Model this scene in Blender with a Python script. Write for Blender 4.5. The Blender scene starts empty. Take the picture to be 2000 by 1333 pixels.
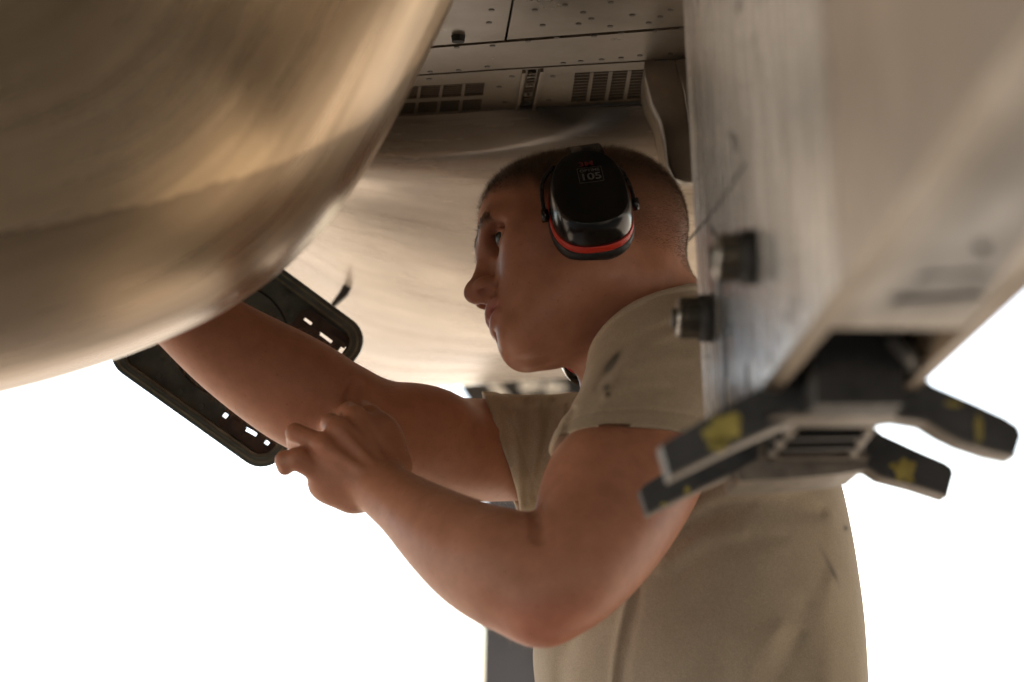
import bpy, bmesh, math, random
import numpy as np
from mathutils import Vector, Matrix
R = math.radians
random.seed(7); rng = np.random.default_rng(7)
scene = bpy.context.scene
COL = scene.collection

# ------------------------------------------------------------------ camera
PITCH = R(10.2); CAMZ = 1.10; FPX = 85/36*2000
cam_d = bpy.data.cameras.new('camera'); cam = bpy.data.objects.new('camera', cam_d); COL.objects.link(cam)
cam.location = (0, 0, CAMZ); cam.rotation_euler = (R(90)+PITCH, 0, 0)
cam_d.lens = 85; cam_d.sensor_width = 36; cam_d.clip_start = 0.05; cam_d.clip_end = 5000
cam_d.dof.use_dof = True; cam_d.dof.focus_distance = 2.38; cam_d.dof.aperture_fstop = 3.6
scene.camera = cam
# ------------------------------------------------------------------ light
SUN_EL, SUN_AZ = R(50), R(18)      # azimuth from +Y towards +X
w = bpy.data.worlds.new('World'); scene.world = w; w.use_nodes = True
nt = w.node_tree; nt.nodes.clear()
wo = nt.nodes.new('ShaderNodeOutputWorld'); wb = nt.nodes.new('ShaderNodeBackground'); ws = nt.nodes.new('ShaderNodeTexSky')
ws.sky_type = 'NISHITA'; ws.sun_disc = False; ws.sun_elevation = SUN_EL; ws.sun_rotation = SUN_AZ
ws.air_density = 1.0; ws.dust_density = 2.0; ws.ozone_density = 1.0; ws.altitude = 0
wb.inputs['Strength'].default_value = 0.15
nt.links.new(ws.outputs[0], wb.inputs[0]); nt.links.new(wb.outputs[0], wo.inputs[0])
sun_d = bpy.data.lights.new('sun', 'SUN'); sun = bpy.data.objects.new('sun', sun_d); COL.objects.link(sun)
sun_d.energy = 4.5; sun_d.angle = R(0.6); sun_d.color = (1.0, 0.93, 0.82)
sd = Vector((math.sin(SUN_AZ)*math.cos(SUN_EL), math.cos(SUN_AZ)*math.cos(SUN_EL), math.sin(SUN_EL)))
sun.rotation_euler = sd.to_track_quat('Z', 'Y').to_euler(); sun.location = sd*30
scene.view_settings.view_transform = 'Standard'; scene.view_settings.look = 'None'
scene.view_settings.gamma = 1.0; scene.view_settings.exposure = 1.7
scene.cycles.use_denoising = True
scene.cycles.max_bounces = 8; scene.cycles.diffuse_bounces = 5

# ------------------------------------------------------------------ coordinates
CF = np.array((0, math.cos(PITCH), math.sin(PITCH))); CU = np.array((0, -math.sin(PITCH), math.cos(PITCH))); CR = np.array((1., 0, 0))
def C(px, py, d): return np.array(((px-1000)/FPX*d, (666.5-py)/FPX*d, d))          # camera frame: right, up, depth
def Wn(c):
    c = np.asarray(c, float)
    return np.array((0, 0, CAMZ)) + c[..., 0:1]*CR + c[..., 1:2]*CU + c[..., 2:3]*CF
def P(px, py, d): return Vector(Wn(C(px, py, d)))
def onz(px, py, z):                                                                 # the ray through a pixel meets height z
    r = Wn(C(px, py, 1.0)) - np.array((0, 0, CAMZ)); t = (z-CAMZ)/r[2]
    return Vector(np.array((0, 0, CAMZ))+r*t)

# ------------------------------------------------------------------ materials
def lin(r, g, b): return tuple(((c/12.92) if c <= .04045 else ((c+.055)/1.055)**2.4) for c in (r/255, g/255, b/255))+(1,)
MATS = {}
def new_mat(name):
    m = bpy.data.materials.new(name); m.use_nodes = True; n = m.node_tree.nodes; n.clear()
    o = n.new('ShaderNodeOutputMaterial'); b = n.new('ShaderNodeBsdfPrincipled'); m.node_tree.links.new(b.outputs[0], o.inputs[0])
    MATS[name] = m
    return m, n, m.node_tree.links, b
def noise(n, l, scale, detail=4, rough=.55, coord=None, stretch=None, kind='Object', dist=0.0):
    t = n.new('ShaderNodeTexNoise'); t.inputs['Scale'].default_value = scale; t.inputs['Detail'].default_value = detail
    t.inputs['Roughness'].default_value = rough; t.inputs['Distortion'].default_value = dist
    if coord is None:
        tc = n.new('ShaderNodeTexCoord'); coord = tc.outputs[kind]
    if stretch:
        mp = n.new('ShaderNodeMapping'); mp.inputs['Scale'].default_value = stretch; l.new(coord, mp.inputs[0]); coord = mp.outputs[0]
    l.new(coord, t.inputs['Vector'])
    return t.outputs['Fac']
def ramp(n, l, fac, stops):
    r = n.new('ShaderNodeValToRGB'); e = r.color_ramp.elements
    e[0].position, e[0].color = stops[0][0], stops[0][1]
    e[1].position, e[1].color = stops[-1][0], stops[-1][1]
    for p, c in stops[1:-1]:
        x = e.new(p); x.color = c
    l.new(fac, r.inputs[0]); return r.outputs[0]
def mixc(n, l, fac, a, b, mode='MIX'):
    m = n.new('ShaderNodeMix'); m.data_type = 'RGBA'; m.blend_type = mode
    if isinstance(fac, (int, float)): m.inputs[0].default_value = fac
    else: l.new(fac, m.inputs[0])
    for s, v in ((6, a), (7, b)):
        if isinstance(v, tuple): m.inputs[s].default_value = v
        else: l.new(v, m.inputs[s])
    return m.outputs[2]
def bump(n, l, b, h, strength, dist=.001, prev=None):
    x = n.new('ShaderNodeBump'); x.inputs['Strength'].default_value = strength; x.inputs['Distance'].default_value = dist
    l.new(h, x.inputs['Height'])
    if prev is not None: l.new(prev, x.inputs['Normal'])
    l.new(x.outputs[0], b.inputs['Normal']); return x.outputs[0]
def simple(name, col, rough=.5, metal=0., var=.25, scale=30, bmp=.15, spec=.5):
    m, n, l, b = new_mat(name)
    f = noise(n, l, scale, 5)
    dk = tuple(c*(1-var) for c in col[:3])+(1,); lt = tuple(min(1, c*(1+var)) for c in col[:3])+(1,)
    l.new(ramp(n, l, f, [(.3, dk), (.7, lt)]), b.inputs['Base Color'])
    rr = ramp(n, l, noise(n, l, scale*2.3, 3), [(.3, (rough*.8,)*3+(1,)), (.7, (min(1, rough*1.2),)*3+(1,))]); l.new(rr, b.inputs['Roughness'])
    b.inputs['Metallic'].default_value = metal; b.inputs['Specular IOR Level'].default_value = spec
    if bmp: bump(n, l, b, noise(n, l, scale*6, 3), bmp, .0006)
    return m
def skin_paint(name, col, rough, metal, streak=(1.5, 18, 1), dirt=(.10, .08, .055, 1), dirt_amt=.6, spec=.5, coat=0., uvk='UV', thr=(.42, .66), bmp=.12, dark_tint=(.035, .03, .025, 1)):
    """aircraft paint: streaks of dirt along the airflow (UV u), a dark tint mask in the colour attribute"""
    m, n, l, b = new_mat(name)
    tc = n.new('ShaderNodeTexCoord')
    s1 = noise(n, l, 1.0, 6, .62, tc.outputs[uvk], streak)
    s2 = noise(n, l, 3.1, 5, .6, tc.outputs[uvk], streak)
    s3 = noise(n, l, 9., 5, .6, tc.outputs['Object'])
    f1 = ramp(n, l, s1, [(thr[0], (0, 0, 0, 1)), (thr[1], (1, 1, 1, 1))])
    f2 = ramp(n, l, s2, [(.5, (0, 0, 0, 1)), (.72, (1, 1, 1, 1))])
    a = n.new('ShaderNodeMath'); a.operation = 'MULTIPLY_ADD'; a.inputs[1].default_value = .35; l.new(f2, a.inputs[0]); l.new(f1, a.inputs[2])
    a2 = n.new('ShaderNodeMath'); a2.operation = 'MULTIPLY'; a2.inputs[1].default_value = dirt_amt; a2.use_clamp = True; l.new(a.outputs[0], a2.inputs[0])
    lt = tuple(min(1, c*1.12) for c in col[:3])+(1,); dk = tuple(c*.86 for c in col[:3])+(1,)
    base = ramp(n, l, s3, [(.3, dk), (.7, lt)])
    c1 = mixc(n, l, a2.outputs[0], base, dirt)
    at = n.new('ShaderNodeVertexColor'); at.layer_name = 'dark_tint'
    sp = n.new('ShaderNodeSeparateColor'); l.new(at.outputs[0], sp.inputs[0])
    c2 = mixc(n, l, sp.outputs[0], c1, dark_tint)
    l.new(c2, b.inputs['Base Color'])
    l.new(ramp(n, l, s2, [(.3, (rough*.75,)*3+(1,)), (.7, (min(1, rough*1.35),)*3+(1,))]), b.inputs['Roughness'])
    b.inputs['Metallic'].default_value = metal; b.inputs['Specular IOR Level'].default_value = spec; b.inputs['Coat Weight'].default_value = coat
    b.inputs['Coat Roughness'].default_value = .25
    bump(n, l, b, s2, bmp, .004)
    return m

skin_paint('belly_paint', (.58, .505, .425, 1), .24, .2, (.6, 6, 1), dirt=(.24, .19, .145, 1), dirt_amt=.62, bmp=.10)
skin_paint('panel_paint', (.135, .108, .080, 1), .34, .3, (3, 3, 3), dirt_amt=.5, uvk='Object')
skin_paint('nacelle_paint', (.52, .385, .245, 1), .30, .70, (.3, 5, 1), dirt=(.20, .14, .085, 1), dirt_amt=.62, bmp=.16, dark_tint=(.15, .105, .065, 1))
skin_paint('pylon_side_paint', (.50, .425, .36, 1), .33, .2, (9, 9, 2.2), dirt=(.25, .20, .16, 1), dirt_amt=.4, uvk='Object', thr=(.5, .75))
skin_paint('pylon_sheen_paint', (.88, .84, .79, 1), .24, .35, (9, 9, 2.2), dirt=(.36, .30, .24, 1), dirt_amt=.5, uvk='Object', thr=(.5, .75))
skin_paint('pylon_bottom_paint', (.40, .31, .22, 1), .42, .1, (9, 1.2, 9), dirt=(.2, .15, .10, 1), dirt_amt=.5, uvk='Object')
simple('gap_black', (.012, .011, .010, 1), .8, 0, .3, 20, 0)
simple('dark_metal', (.026, .024, .022, 1), .6, .1, .35, 60, .3)
simple('brace_paint', (.036, .034, .034, 1), .45, .1, .35, 45, .35)
simple('brace_edge', (.17, .14, .11, 1), .5, .2, .35, 60, .3)
simple('bolt_steel', (.075, .064, .048, 1), .36, .6, .4, 90, .3)
simple('bare_steel', (.55, .52, .47, 1), .3, .9, .2, 90, .2)
simple('yellow_chip', (.36, .285, .06, 1), .6, 0, .35, 70, .4)
simple('door_green', (.070, .088, .075, 1), .42, .05, .4, 40, .3)
simple('door_edge', (.15, .15, .11, 1), .38, .1, .4, 60, .3)
simple('latch_brown', (.060, .042, .032, 1), .5, .2, .4, 60, .3)
simple('gear_white', (.72, .66, .57, 1), .35, 0, .15, 10, .1)
simple('gear_dark', (.075, .075, .08, 1), .6, .1, .25, 6, .1)
simple('tyre_rubber', (.03, .03, .032, 1), .8, 0, .3, 12, .3)
simple('scoop_paint', (.17, .135, .10, 1), .36, .2, .25, 14, .15)
simple('fastener_brown', (.055, .044, .034, 1), .5, .2, .3, 60, .1)
simple('well_dark', (.05, .042, .034, 1), .6, 0, .4, 12, .1)
simple('stencil_ink', (.09, .075, .06, 1), .6, 0, .3, 200, 0)
simple('cup_black', (.0045, .0045, .0045, 1), .19, 0, .2, 60, 0)
simple('cushion_black', (.012, .011, .010, 1), .55, 0, .3, 60, .3)
simple('ring_red', (.50, .028, .012, 1), .45, 0, .12, 60, .1)
simple('wire_steel', (.05, .05, .05, 1), .3, .8, .2, 60, 0)
simple('print_white', (.085, .085, .08, 1), .6, 0, .1, 60, 0)
simple('print_red', (.10, .006, .005, 1), .6, 0, .1, 60, 0)
simple('trouser_cloth', (.16, .14, .10, 1), .85, 0, .35, 16, .4)
simple('boot_suede', (.20, .145, .085, 1), .8, 0, .25, 40, .4)
# ground: pale sun-bleached concrete
m, n, l, b = new_mat('concrete')
f = noise(n, l, .35, 8, .6); f2 = noise(n, l, 40, 4, .6)
c = mixc(n, l, .35, ramp(n, l, f, [(.3, (.30, .25, .19, 1)), (.7, (.42, .355, .275, 1))]), ramp(n, l, f2, [(.3, (.26, .215, .165, 1)), (.7, (.45, .38, .295, 1))]))
l.new(c, b.inputs['Base Color']); b.inputs['Roughness'].default_value = .85; bump(n, l, b, f2, .3, .004)
# skin, hair, cloth use colour attributes
m, n, l, b = new_mat('skin')
at = n.new('ShaderNodeVertexColor'); at.layer_name = 'tone'
mott = ramp(n, l, noise(n, l, 55, 5, .6), [(.3, (.90, .85, .83, 1)), (.7, (1.10, 1.08, 1.07, 1))])
frk = ramp(n, l, noise(n, l, 260, 2, .5), [(.25, (.86, .78, .74, 1)), (.34, (1, 1, 1, 1))])
c = mixc(n, l, 1., mixc(n, l, 1., at.outputs[0], mott, 'MULTIPLY'), frk, 'MULTIPLY')
l.new(c, b.inputs['Base Color'])
b.inputs['Roughness'].default_value = .47; b.inputs['Specular IOR Level'].default_value = .34
b.inputs['Subsurface Weight'].default_value = .12; b.inputs['Subsurface Radius'].default_value = (1., .35, .18); b.inputs['Subsurface Scale'].default_value = .006
bp = bump(n, l, b, noise(n, l, 500, 3, .6), .22, .0006)
bump(n, l, b, noise(n, l, 120, 4, .6), .15, .0015, bp)
m, n, l, b = new_mat('hair')
at = n.new('ShaderNodeVertexColor'); at.layer_name = 'tone'; l.new(at.outputs[0], b.inputs['Base Color'])
b.inputs['Roughness'].default_value = .4; b.inputs['Specular IOR Level'].default_value = .35
m, n, l, b = new_mat('shirt_cloth')
at = n.new('ShaderNodeVertexColor'); at.layer_name = 'tone'
c = mixc(n, l, 1., at.outputs[0], ramp(n, l, noise(n, l, 14, 6, .6), [(.3, (.88, .88, .87, 1)), (.7, (1.1, 1.1, 1.1, 1))]), 'MULTIPLY')
c = mixc(n, l, 1., c, ramp(n, l, noise(n, l, 900, 2, .6), [(.3, (.82, .82, .82, 1)), (.7, (1.15, 1.15, 1.15, 1))]), 'MULTIPLY')
l.new(c, b.inputs['Base Color']); b.inputs['Roughness'].default_value = .9; b.inputs['Specular IOR Level'].default_value = .15
b.inputs['Sheen Weight'].default_value = .25; b.inputs['Sheen Roughness'].default_value = .5; b.inputs['Sheen Tint'].default_value = (.9, .8, .65, 1)
bp = bump(n, l, b, noise(n, l, 1100, 2, .6, None, (1, 1, .45)), .45, .0005)
bump(n, l, b, noise(n, l, 22, 4, .55), .25, .006, bp)
m, n, l, b = new_mat('eye_wet')
at = n.new('ShaderNodeVertexColor'); at.layer_name = 'tone'; l.new(at.outputs[0], b.inputs['Base Color']); b.inputs['Roughness'].default_value = .3

# ------------------------------------------------------------------ object helpers
def empty(name, loc):
    o = bpy.data.objects.new(name, None); COL.objects.link(o); o.location = loc; o.empty_display_size = .1; return o
def link(name, me, mat, parent=None, smooth=False, label=None):
    """a mesh given in world coordinates, hung under its parent without moving"""
    o = bpy.data.objects.new(name, me); COL.objects.link(o)
    if mat: me.materials.clear(); me.materials.append(MATS[mat] if isinstance(mat, str) else mat)
    if parent is not None:
        o.parent = parent
        o.matrix_parent_inverse = world_of(parent).inverted()
    if smooth: me.polygons.foreach_set('use_smooth', [True]*len(me.polygons))
    if label: o['label'] = label
    return o
def world_of(o):
    m = o.matrix_basis.copy()
    if o.parent is not None: m = world_of(o.parent) @ o.matrix_parent_inverse @ m
    return m
def tag(o, label=None, cat=None, kind=None, group=None):
    for k, v in (('label', label), ('category', cat), ('kind', kind), ('group', group)):
        if v: o[k] = v
    return o
def pymesh(name, vs, fs):
    me = bpy.data.meshes.new(name); me.from_pydata([tuple(map(float, v)) for v in vs], [], [tuple(map(int, f)) for f in fs]); me.update(); return me
def bm_mesh(name, bm, bevel=0., seg=2):
    if bevel:
        es = [e for e in bm.edges if len(e.link_faces) == 2 and e.calc_face_angle(0) > .5]
        bmesh.ops.bevel(bm, geom=es, offset=bevel, segments=seg, affect='EDGES', profile=.5, clamp_overlap=True)
    bmesh.ops.recalc_face_normals(bm, faces=bm.faces)
    me = bpy.data.meshes.new(name); bm.to_mesh(me); bm.free(); return me
def prism_bm(pts, off):
    """polygon of world points pushed along the vector off"""
    bm = bmesh.new(); a = [bm.verts.new(p) for p in pts]; c = [bm.verts.new(Vector(p)+off) for p in pts]
    bm.faces.new(a); bm.faces.new(list(reversed(c)))
    for i in range(len(a)):
        j = (i+1) % len(a); bm.faces.new((a[i], c[i], c[j], a[j]))
    return bm
def box_bm(c, sx, sy, sz, ax=(1, 0, 0), ay=(0, 1, 0), az=(0, 0, 1)):
    bm = bmesh.new(); ax, ay, az, c = Vector(ax), Vector(ay), Vector(az), Vector(c)
    r = bmesh.ops.create_cube(bm, size=1)
    for v in r['verts']: v.co = c + ax*(v.co.x*sx) + ay*(v.co.y*sy) + az*(v.co.z*sz)
    return bm
def cyl_bm(p0, p1, r0, r1=None, n=20, bm=None):
    bm = bm or bmesh.new(); p0, p1 = Vector(p0), Vector(p1); r1 = r0 if r1 is None else r1
    d = (p1-p0).normalized(); q = d.to_track_quat('Z', 'Y').to_matrix(); ra, rb = [], []
    for i in range(n):
        a = 2*math.pi*i/n; u = q @ Vector((math.cos(a), math.sin(a), 0)); ra.append(bm.verts.new(p0+u*r0)); rb.append(bm.verts.new(p1+u*r1))
    bm.faces.new(list(reversed(ra))); bm.faces.new(rb)
    for i in range(n): bm.faces.new((ra[i], ra[(i+1) % n], rb[(i+1) % n], rb[i]))
    return bm
def tube_mesh(name, pts, r, n=8, closed=False):
    pts = [Vector(p) for p in pts]; vs, fs = [], []; N = len(pts); up = Vector((.13, .2, 1)).normalized()
    for i, p in enumerate(pts):
        t = (pts[(i+1) % N if closed else min(i+1, N-1)] - pts[(i-1) % N if closed else max(i-1, 0)]).normalized()
        s = t.cross(up).normalized(); u2 = s.cross(t)
        rr = r[i] if hasattr(r, '__len__') else r
        for k in range(n):
            a = 2*math.pi*k/n; vs.append(p + s*(math.cos(a)*rr) + u2*(math.sin(a)*rr))
    for i in range(N if closed else N-1):
        j = (i+1) % N
        for k in range(n): fs.append((i*n+k, i*n+(k+1) % n, j*n+(k+1) % n, j*n+k))
    if not closed:
        fs.append(tuple(reversed(range(n)))); fs.append(tuple((N-1)*n+k for k in range(n)))
    return pymesh(name, vs, fs)
def spline(pts, m):
    """Catmull-Rom through rows of pts, m samples"""
    p = np.asarray(pts, float); N = len(p); t = np.linspace(0, N-1-1e-9, m); i = t.astype(int); f = (t-i)[:, None]
    g = lambda k: p[np.clip(k, 0, N-1)]
    a, b_, c_, d_ = g(i-1), g(i), g(i+1), g(i+2)
    return .5*((2*b_)+(c_-a)*f+(2*a-5*b_+4*c_-d_)*f**2+(3*b_-a-3*c_+d_)*f**3)
def grid_mesh(name, G, uvscale=(1, 1)):
    """G: (rows, cols, 3) world points; uv = column, row"""
    r, c = G.shape[:2]; vs = G.reshape(-1, 3); idx = np.arange(r*c).reshape(r, c)
    fs = np.stack((idx[:-1, :-1], idx[:-1, 1:], idx[1:, 1:], idx[1:, :-1]), -1).reshape(-1, 4)
    me = pymesh(name, vs, fs); uv = me.uv_layers.new(name='UVMap')
    U, V = np.meshgrid(np.linspace(0, uvscale[0], c), np.linspace(0, uvscale[1], r)); U, V = U.ravel(), V.ravel()
    li = np.zeros(len(me.loops), int); me.loops.foreach_get('vertex_index', li)
    uv.data.foreach_set('uv', np.stack((U[li], V[li]), -1).ravel().astype(np.float32))
    return me
def set_color(me, name, rgba):
    a = me.color_attributes.new(name, 'FLOAT_COLOR', 'POINT'); a.data.foreach_set('color', np.asarray(rgba, np.float32).ravel())
def thick(o, t, off=1):
    md = o.modifiers.new('thickness', 'SOLIDIFY'); md.thickness = t; md.offset = off; return md
def boolean(o, cutters):
    """cut the meshes out of o for good"""
    for cme in cutters:
        c = bpy.data.objects.new('cutter', cme); COL.objects.link(c)
        md = o.modifiers.new('cut', 'BOOLEAN'); md.operation = 'DIFFERENCE'; md.solver = 'EXACT'; md.object = c
        bpy.context.view_layer.update()
        dg = bpy.context.evaluated_depsgraph_get()
        me = bpy.data.meshes.new_from_object(o.evaluated_get(dg)); old = o.data
        o.modifiers.remove(md); o.data = me
        bpy.data.objects.remove(c)

# ------------------------------------------------------------------ ground
gme = pymesh('ground', [(-600, -600, 0), (600, -600, 0), (600, 900, 0), (-600, 900, 0)], [(0, 1, 2, 3)])
tag(link('ground', gme, 'concrete'), 'pale sunlit concrete apron under the aircraft', None, 'structure')

# ------------------------------------------------------------------ aircraft
AIR = empty('aircraft', (0, 5, 0))
tag(AIR, 'tan painted military aircraft seen from below, its belly and engine pod overhead', 'aircraft')
ZB = 1.81
# --- flat underside: a dark backing and separate panels with open joints
def plate(name, quad, mat, parent, th=.006, z=ZB, bevel=.0012):
    pts = [onz(x, y, z) for x, y in quad]
    return link(name, bm_mesh(name, prism_bm(pts, Vector((0, 0, th))), bevel, 1), mat, parent)
belly = link('underside', bm_mesh('underside', box_bm((.9, .12, ZB+.04), 5.2, 5.2, .05)), 'gap_black', AIR)
def to_px(v):
    d = np.array(v)-np.array((0, 0, CAMZ)); x, y, z = d@CR, d@CU, d@CF
    return x/z*FPX+1000, 666.5-y/z*FPX
CREASE = [(200, 272), (480, 256), (745, 237), (980, 223), (1116, 211), (1274, 202), (1700, 178)]
def crease_y(x):
    for (a, ya), (b_, yb) in zip(CREASE, CREASE[1:]):
        if a <= x <= b_: return ya+(yb-ya)*(x-a)/(b_-a)
    return CREASE[-1][1]
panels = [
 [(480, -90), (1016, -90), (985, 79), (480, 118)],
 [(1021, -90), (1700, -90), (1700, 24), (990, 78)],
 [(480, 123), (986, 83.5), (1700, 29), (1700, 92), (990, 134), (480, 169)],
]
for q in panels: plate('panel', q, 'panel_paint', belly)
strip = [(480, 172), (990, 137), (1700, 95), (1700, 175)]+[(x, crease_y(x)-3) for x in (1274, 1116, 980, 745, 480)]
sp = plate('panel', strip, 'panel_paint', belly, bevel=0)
vent1 = [(694, 166.5), (947, 162), (939, 215), (686, 226.5)]
vent1 = [(694, 175), (947, 162), (939, 215), (684, 228)]
vent2 = [(1123, 143), (1264, 136), (1253, 193), (1115, 201)]
ladder = [(1020, 137), (1062, 134), (1046, 212), (1007, 215)]
def cutter(q):
    return bm_mesh('cutter', prism_bm([onz(x, y, ZB)-Vector((0, 0, .02)) for x, y in q], Vector((0, 0, .05))))
boolean(sp, [cutter(vent1), cutter(vent2), cutter(ladder)])
# wide outer skin panels that carry the wing past the frame
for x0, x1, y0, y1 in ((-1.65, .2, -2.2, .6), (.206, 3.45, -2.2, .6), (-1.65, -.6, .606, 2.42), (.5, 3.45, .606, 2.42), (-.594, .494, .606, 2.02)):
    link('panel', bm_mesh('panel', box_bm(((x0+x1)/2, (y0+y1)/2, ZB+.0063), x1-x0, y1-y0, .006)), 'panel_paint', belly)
for x0, x1, y0, y1 in ((-3.2, 9.5, -8.0, 1.0), (-3.2, 9.5, 1.008, 3.7)):  # unseen slabs, sized to hold off sun and side light
    link('wing_shade', bm_mesh('wing_shade', box_bm(((x0+x1)/2, (y0+y1)/2, ZB+.14), x1-x0, y1-y0, .12)), 'panel_paint', AIR)
def bil(q, u, v):
    """u, v in the pixel quad (TL, TR, BR, BL) -> world point on the belly plane"""
    t = L(q[0], q[1], u); b_ = L(q[3], q[2], u); p = L(t, b_, v); return onz(p[0], p[1], ZB)
def L(a, b_, t): return (a[0]+(b_[0]-a[0])*t, a[1]+(b_[1]-a[1])*t)
def bar(name, q, u0, v0, u1, v1, zoff, th, mat, parent):
    pts = [bil(q, u0, v0), bil(q, u1, v0), bil(q, u1, v1), bil(q, u0, v1)]
    return link(name, bm_mesh(name, prism_bm([p+Vector((0, 0, zoff)) for p in pts], Vector((0, 0, th)))), mat, parent)
def vent(q, cols, rows, nsl, gapu, gapv, label):
    g = bar('vent_grille', q, -.01, -.01, 1.01, 1.01, .0135, .001, 'gap_black', AIR); g['label'] = label
    cu = (1-gapu*(cols-1))/cols; cv = (1-gapv*(rows-1))/rows
    for i in range(1, cols):
        u = i*(cu+gapu); bar('mullion', q, u-gapu, 0, u, 1, -.0005, .009, 'panel_paint', g)
    for j in range(1, rows):
        v = j*(cv+gapv); bar('mullion', q, 0, v-gapv, 1, v, -.0008, .009, 'panel_paint', g)
    for i in range(cols):
        for j in range(rows):
            for k in range(1, nsl):
                v = j*(cv+gapv)+cv*k/nsl; u = i*(cu+gapu)
                bar('slat', q, u, v-.11*cv/nsl, u+cu, v+.11*cv/nsl, .001, .004, 'panel_paint', g)
vent(vent1, 6, 2, 6, .022, .13, 'louvred grille with two rows of slotted cells')
vent(vent2, 4, 1, 10, .05, 0, 'louvred grille of four tall slotted columns')
g = bar('slotted_hatch', ladder, -.02, -.02, 1.02, 1.02, .0135, .001, 'gap_black', AIR)
bar('frame_rail', ladder, 0, .02, .16, 1, -.003, .012, 'panel_paint', g); bar('frame_rail', ladder, .84, .02, 1, 1, -.003, .012, 'panel_paint', g)
bar('plate', ladder, .2, .08, .8, .99, .0045, .004, 'panel_paint', g)
for k in range(11): bar('rung', ladder, .3, .13+k*.077, .7, .145+k*.077, .0005, .004, 'bare_steel' if k % 3 == 1 else 'panel_paint', g)
disc = bm_mesh('fastener', cyl_bm((0, 0, -.0005), (0, 0, .0015), .0029, n=12))
disc.materials.append(MATS['fastener_brown'])
def fastener(p, nrm, parent, s=1.):
    o = bpy.data.objects.new('fastener', disc); COL.objects.link(o); o.parent = parent; o.matrix_parent_inverse = world_of(parent).inverted()
    o.location = p; o.rotation_euler = Vector(nrm).to_track_quat('-Z', 'Y').to_euler(); o.scale = (s,)*3
for x, y in ((892, 93), (962, 90), (840, 141), (896, 138), (952, 131), (1100, 124), (838, 155), (1134, 120), (1213, 114), (1087, 74), (1213, 65), (1279, 61), (1104, 10), (1139, 25),
             (1193, 5), (1235, 30), (1290, 33), (1155, 37), (1130, 47), (1192, 52), (1267, 45), (1031, 81), (1045, 20), (1060, 50), (960, 20), (955, 45), (1330, 56), (1310, 20), (1160, 71), (1250, 109), (1310, 105), (1175, 117), (1000, 150), (986, 200), (1080, 150), (1072, 196), (975, 170)):
    fastener(onz(x, y, ZB-.0002), (0, 0, -1), belly)
# drain hole
link('drain_hole', bm_mesh('drain_hole', cyl_bm(onz(895, 71, ZB)+Vector((0, 0, .003)), onz(895, 71, ZB)-Vector((0, 0, .006)), .0075, .006, 14), .001, 1), 'gap_black', AIR)
# --- bulging fuselage side beyond the crease
def row(pts, d): return [Wn(C(x, y, d)) for x, y in pts]
XS = [300, 560, 720, 900, 1100, 1350, 1650]
rows_b = [[np.array(onz(x, crease_y(x), ZB-.0005)) for x in XS],
 row(zip(XS, (290, 298, 306, 306, 298, 290, 282)), 2.61),
 row(zip(XS, (310, 345, 372, 398, 405, 410, 420)), 2.66),
 row(zip(XS, (350, 412, 470, 515, 530, 540, 550)), 2.75),
 row(zip(XS, (420, 500, 585, 625, 640, 650, 660)), 2.90),
 row(zip(XS, (500, 590, 675, 698, 698, 698, 700)), 3.08),
 row(zip(XS, (570, 660, 745, 738, 724, 720, 722)), 3.34),
 row(zip(XS, (560, 650, 735, 732, 719, 715, 717)), 3.6),
 row(zip(XS, (520, 610, 690, 690, 685, 685, 685)), 4.1)]
G = np.array([spline(r, 120) for r in rows_b]); G = np.stack([spline(G[:, i], 110) for i in range(G.shape[1])], 1)
bme = grid_mesh('fuselage_side', G, (2.2, 1.6))
vv = G.reshape(-1, 3); pxs = np.array([to_px(v) for v in vv])
nx, ny = pxs[:, 0], pxs[:, 1]
dark_tint = np.clip(1.3-np.sqrt(((nx-1140)/175)**2+((ny-220)/58)**2), 0, 1)  # darker oval below the crease, blended into the paint colour
dark_tint = dark_tint*dark_tint*(3-2*dark_tint)*.93
dark_tint[np.arange(len(vv)) >= 40*120] = 0
set_color(bme, 'dark_tint', np.stack((dark_tint,)*3+(np.ones_like(dark_tint),), -1))
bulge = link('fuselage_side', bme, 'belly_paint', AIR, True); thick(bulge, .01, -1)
from mathutils.bvhtree import BVHTree
def bvh_of(me): return BVHTree.FromPolygons([v.co for v in me.vertices], [p.vertices for p in me.polygons])
bb = bvh_of(bme)
def on_mesh(b_, px, py):
    o = Vector((0, 0, CAMZ)); d = (P(px, py, 1.)-o).normalized(); h = b_.ray_cast(o, d)
    if h[0] is None: return None
    nrm = h[1] if h[1].dot(d) < 0 else -h[1]
    return h[0], nrm
for x, y in ((817, 297), (880, 308), (941, 306), (1005, 312), (1029, 311), (1066, 304), (868, 345), (927, 348), (1295, 295), (990, 345), (770, 300), (752, 340), (860, 400), (765, 450), (900, 430), (1000, 300), (1330, 330), (1320, 380), (890, 560), (830, 560), (780, 520)):
    h = on_mesh(bb, x, y)
    if h: fastener(h[0], -h[1], bulge, .8 if y > 290 else 1)
# faded stencil strokes on the side
vs, fs = [], []
for k, x in enumerate((795, 802, 809, 828, 835, 842, 849, 868, 876, 884, 904, 911)):
    y = 482+(x-795)*.22
    for (dx0, dy0, dx1, dy1) in ((0, 0, 1.6, 16), (0, 0, 6, 2)) if k % 2 else ((3, 1, 4.5, 15), (0, 13, 6, 15)):
        hs = [on_mesh(bb, x+a, y+c_) for a, c_ in ((dx0, dy0), (dx1, dy0), (dx1, dy1), (dx0, dy1))]
        if all(hs):
            i = len(vs); vs += [h[0]+h[1]*.0008 for h in hs]; fs.append((i, i+1, i+2, i+3))
link('stencil_marking', pymesh('stencil_marking', vs, fs), 'stencil_ink', bulge)['kind'] = 'stuff'
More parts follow.
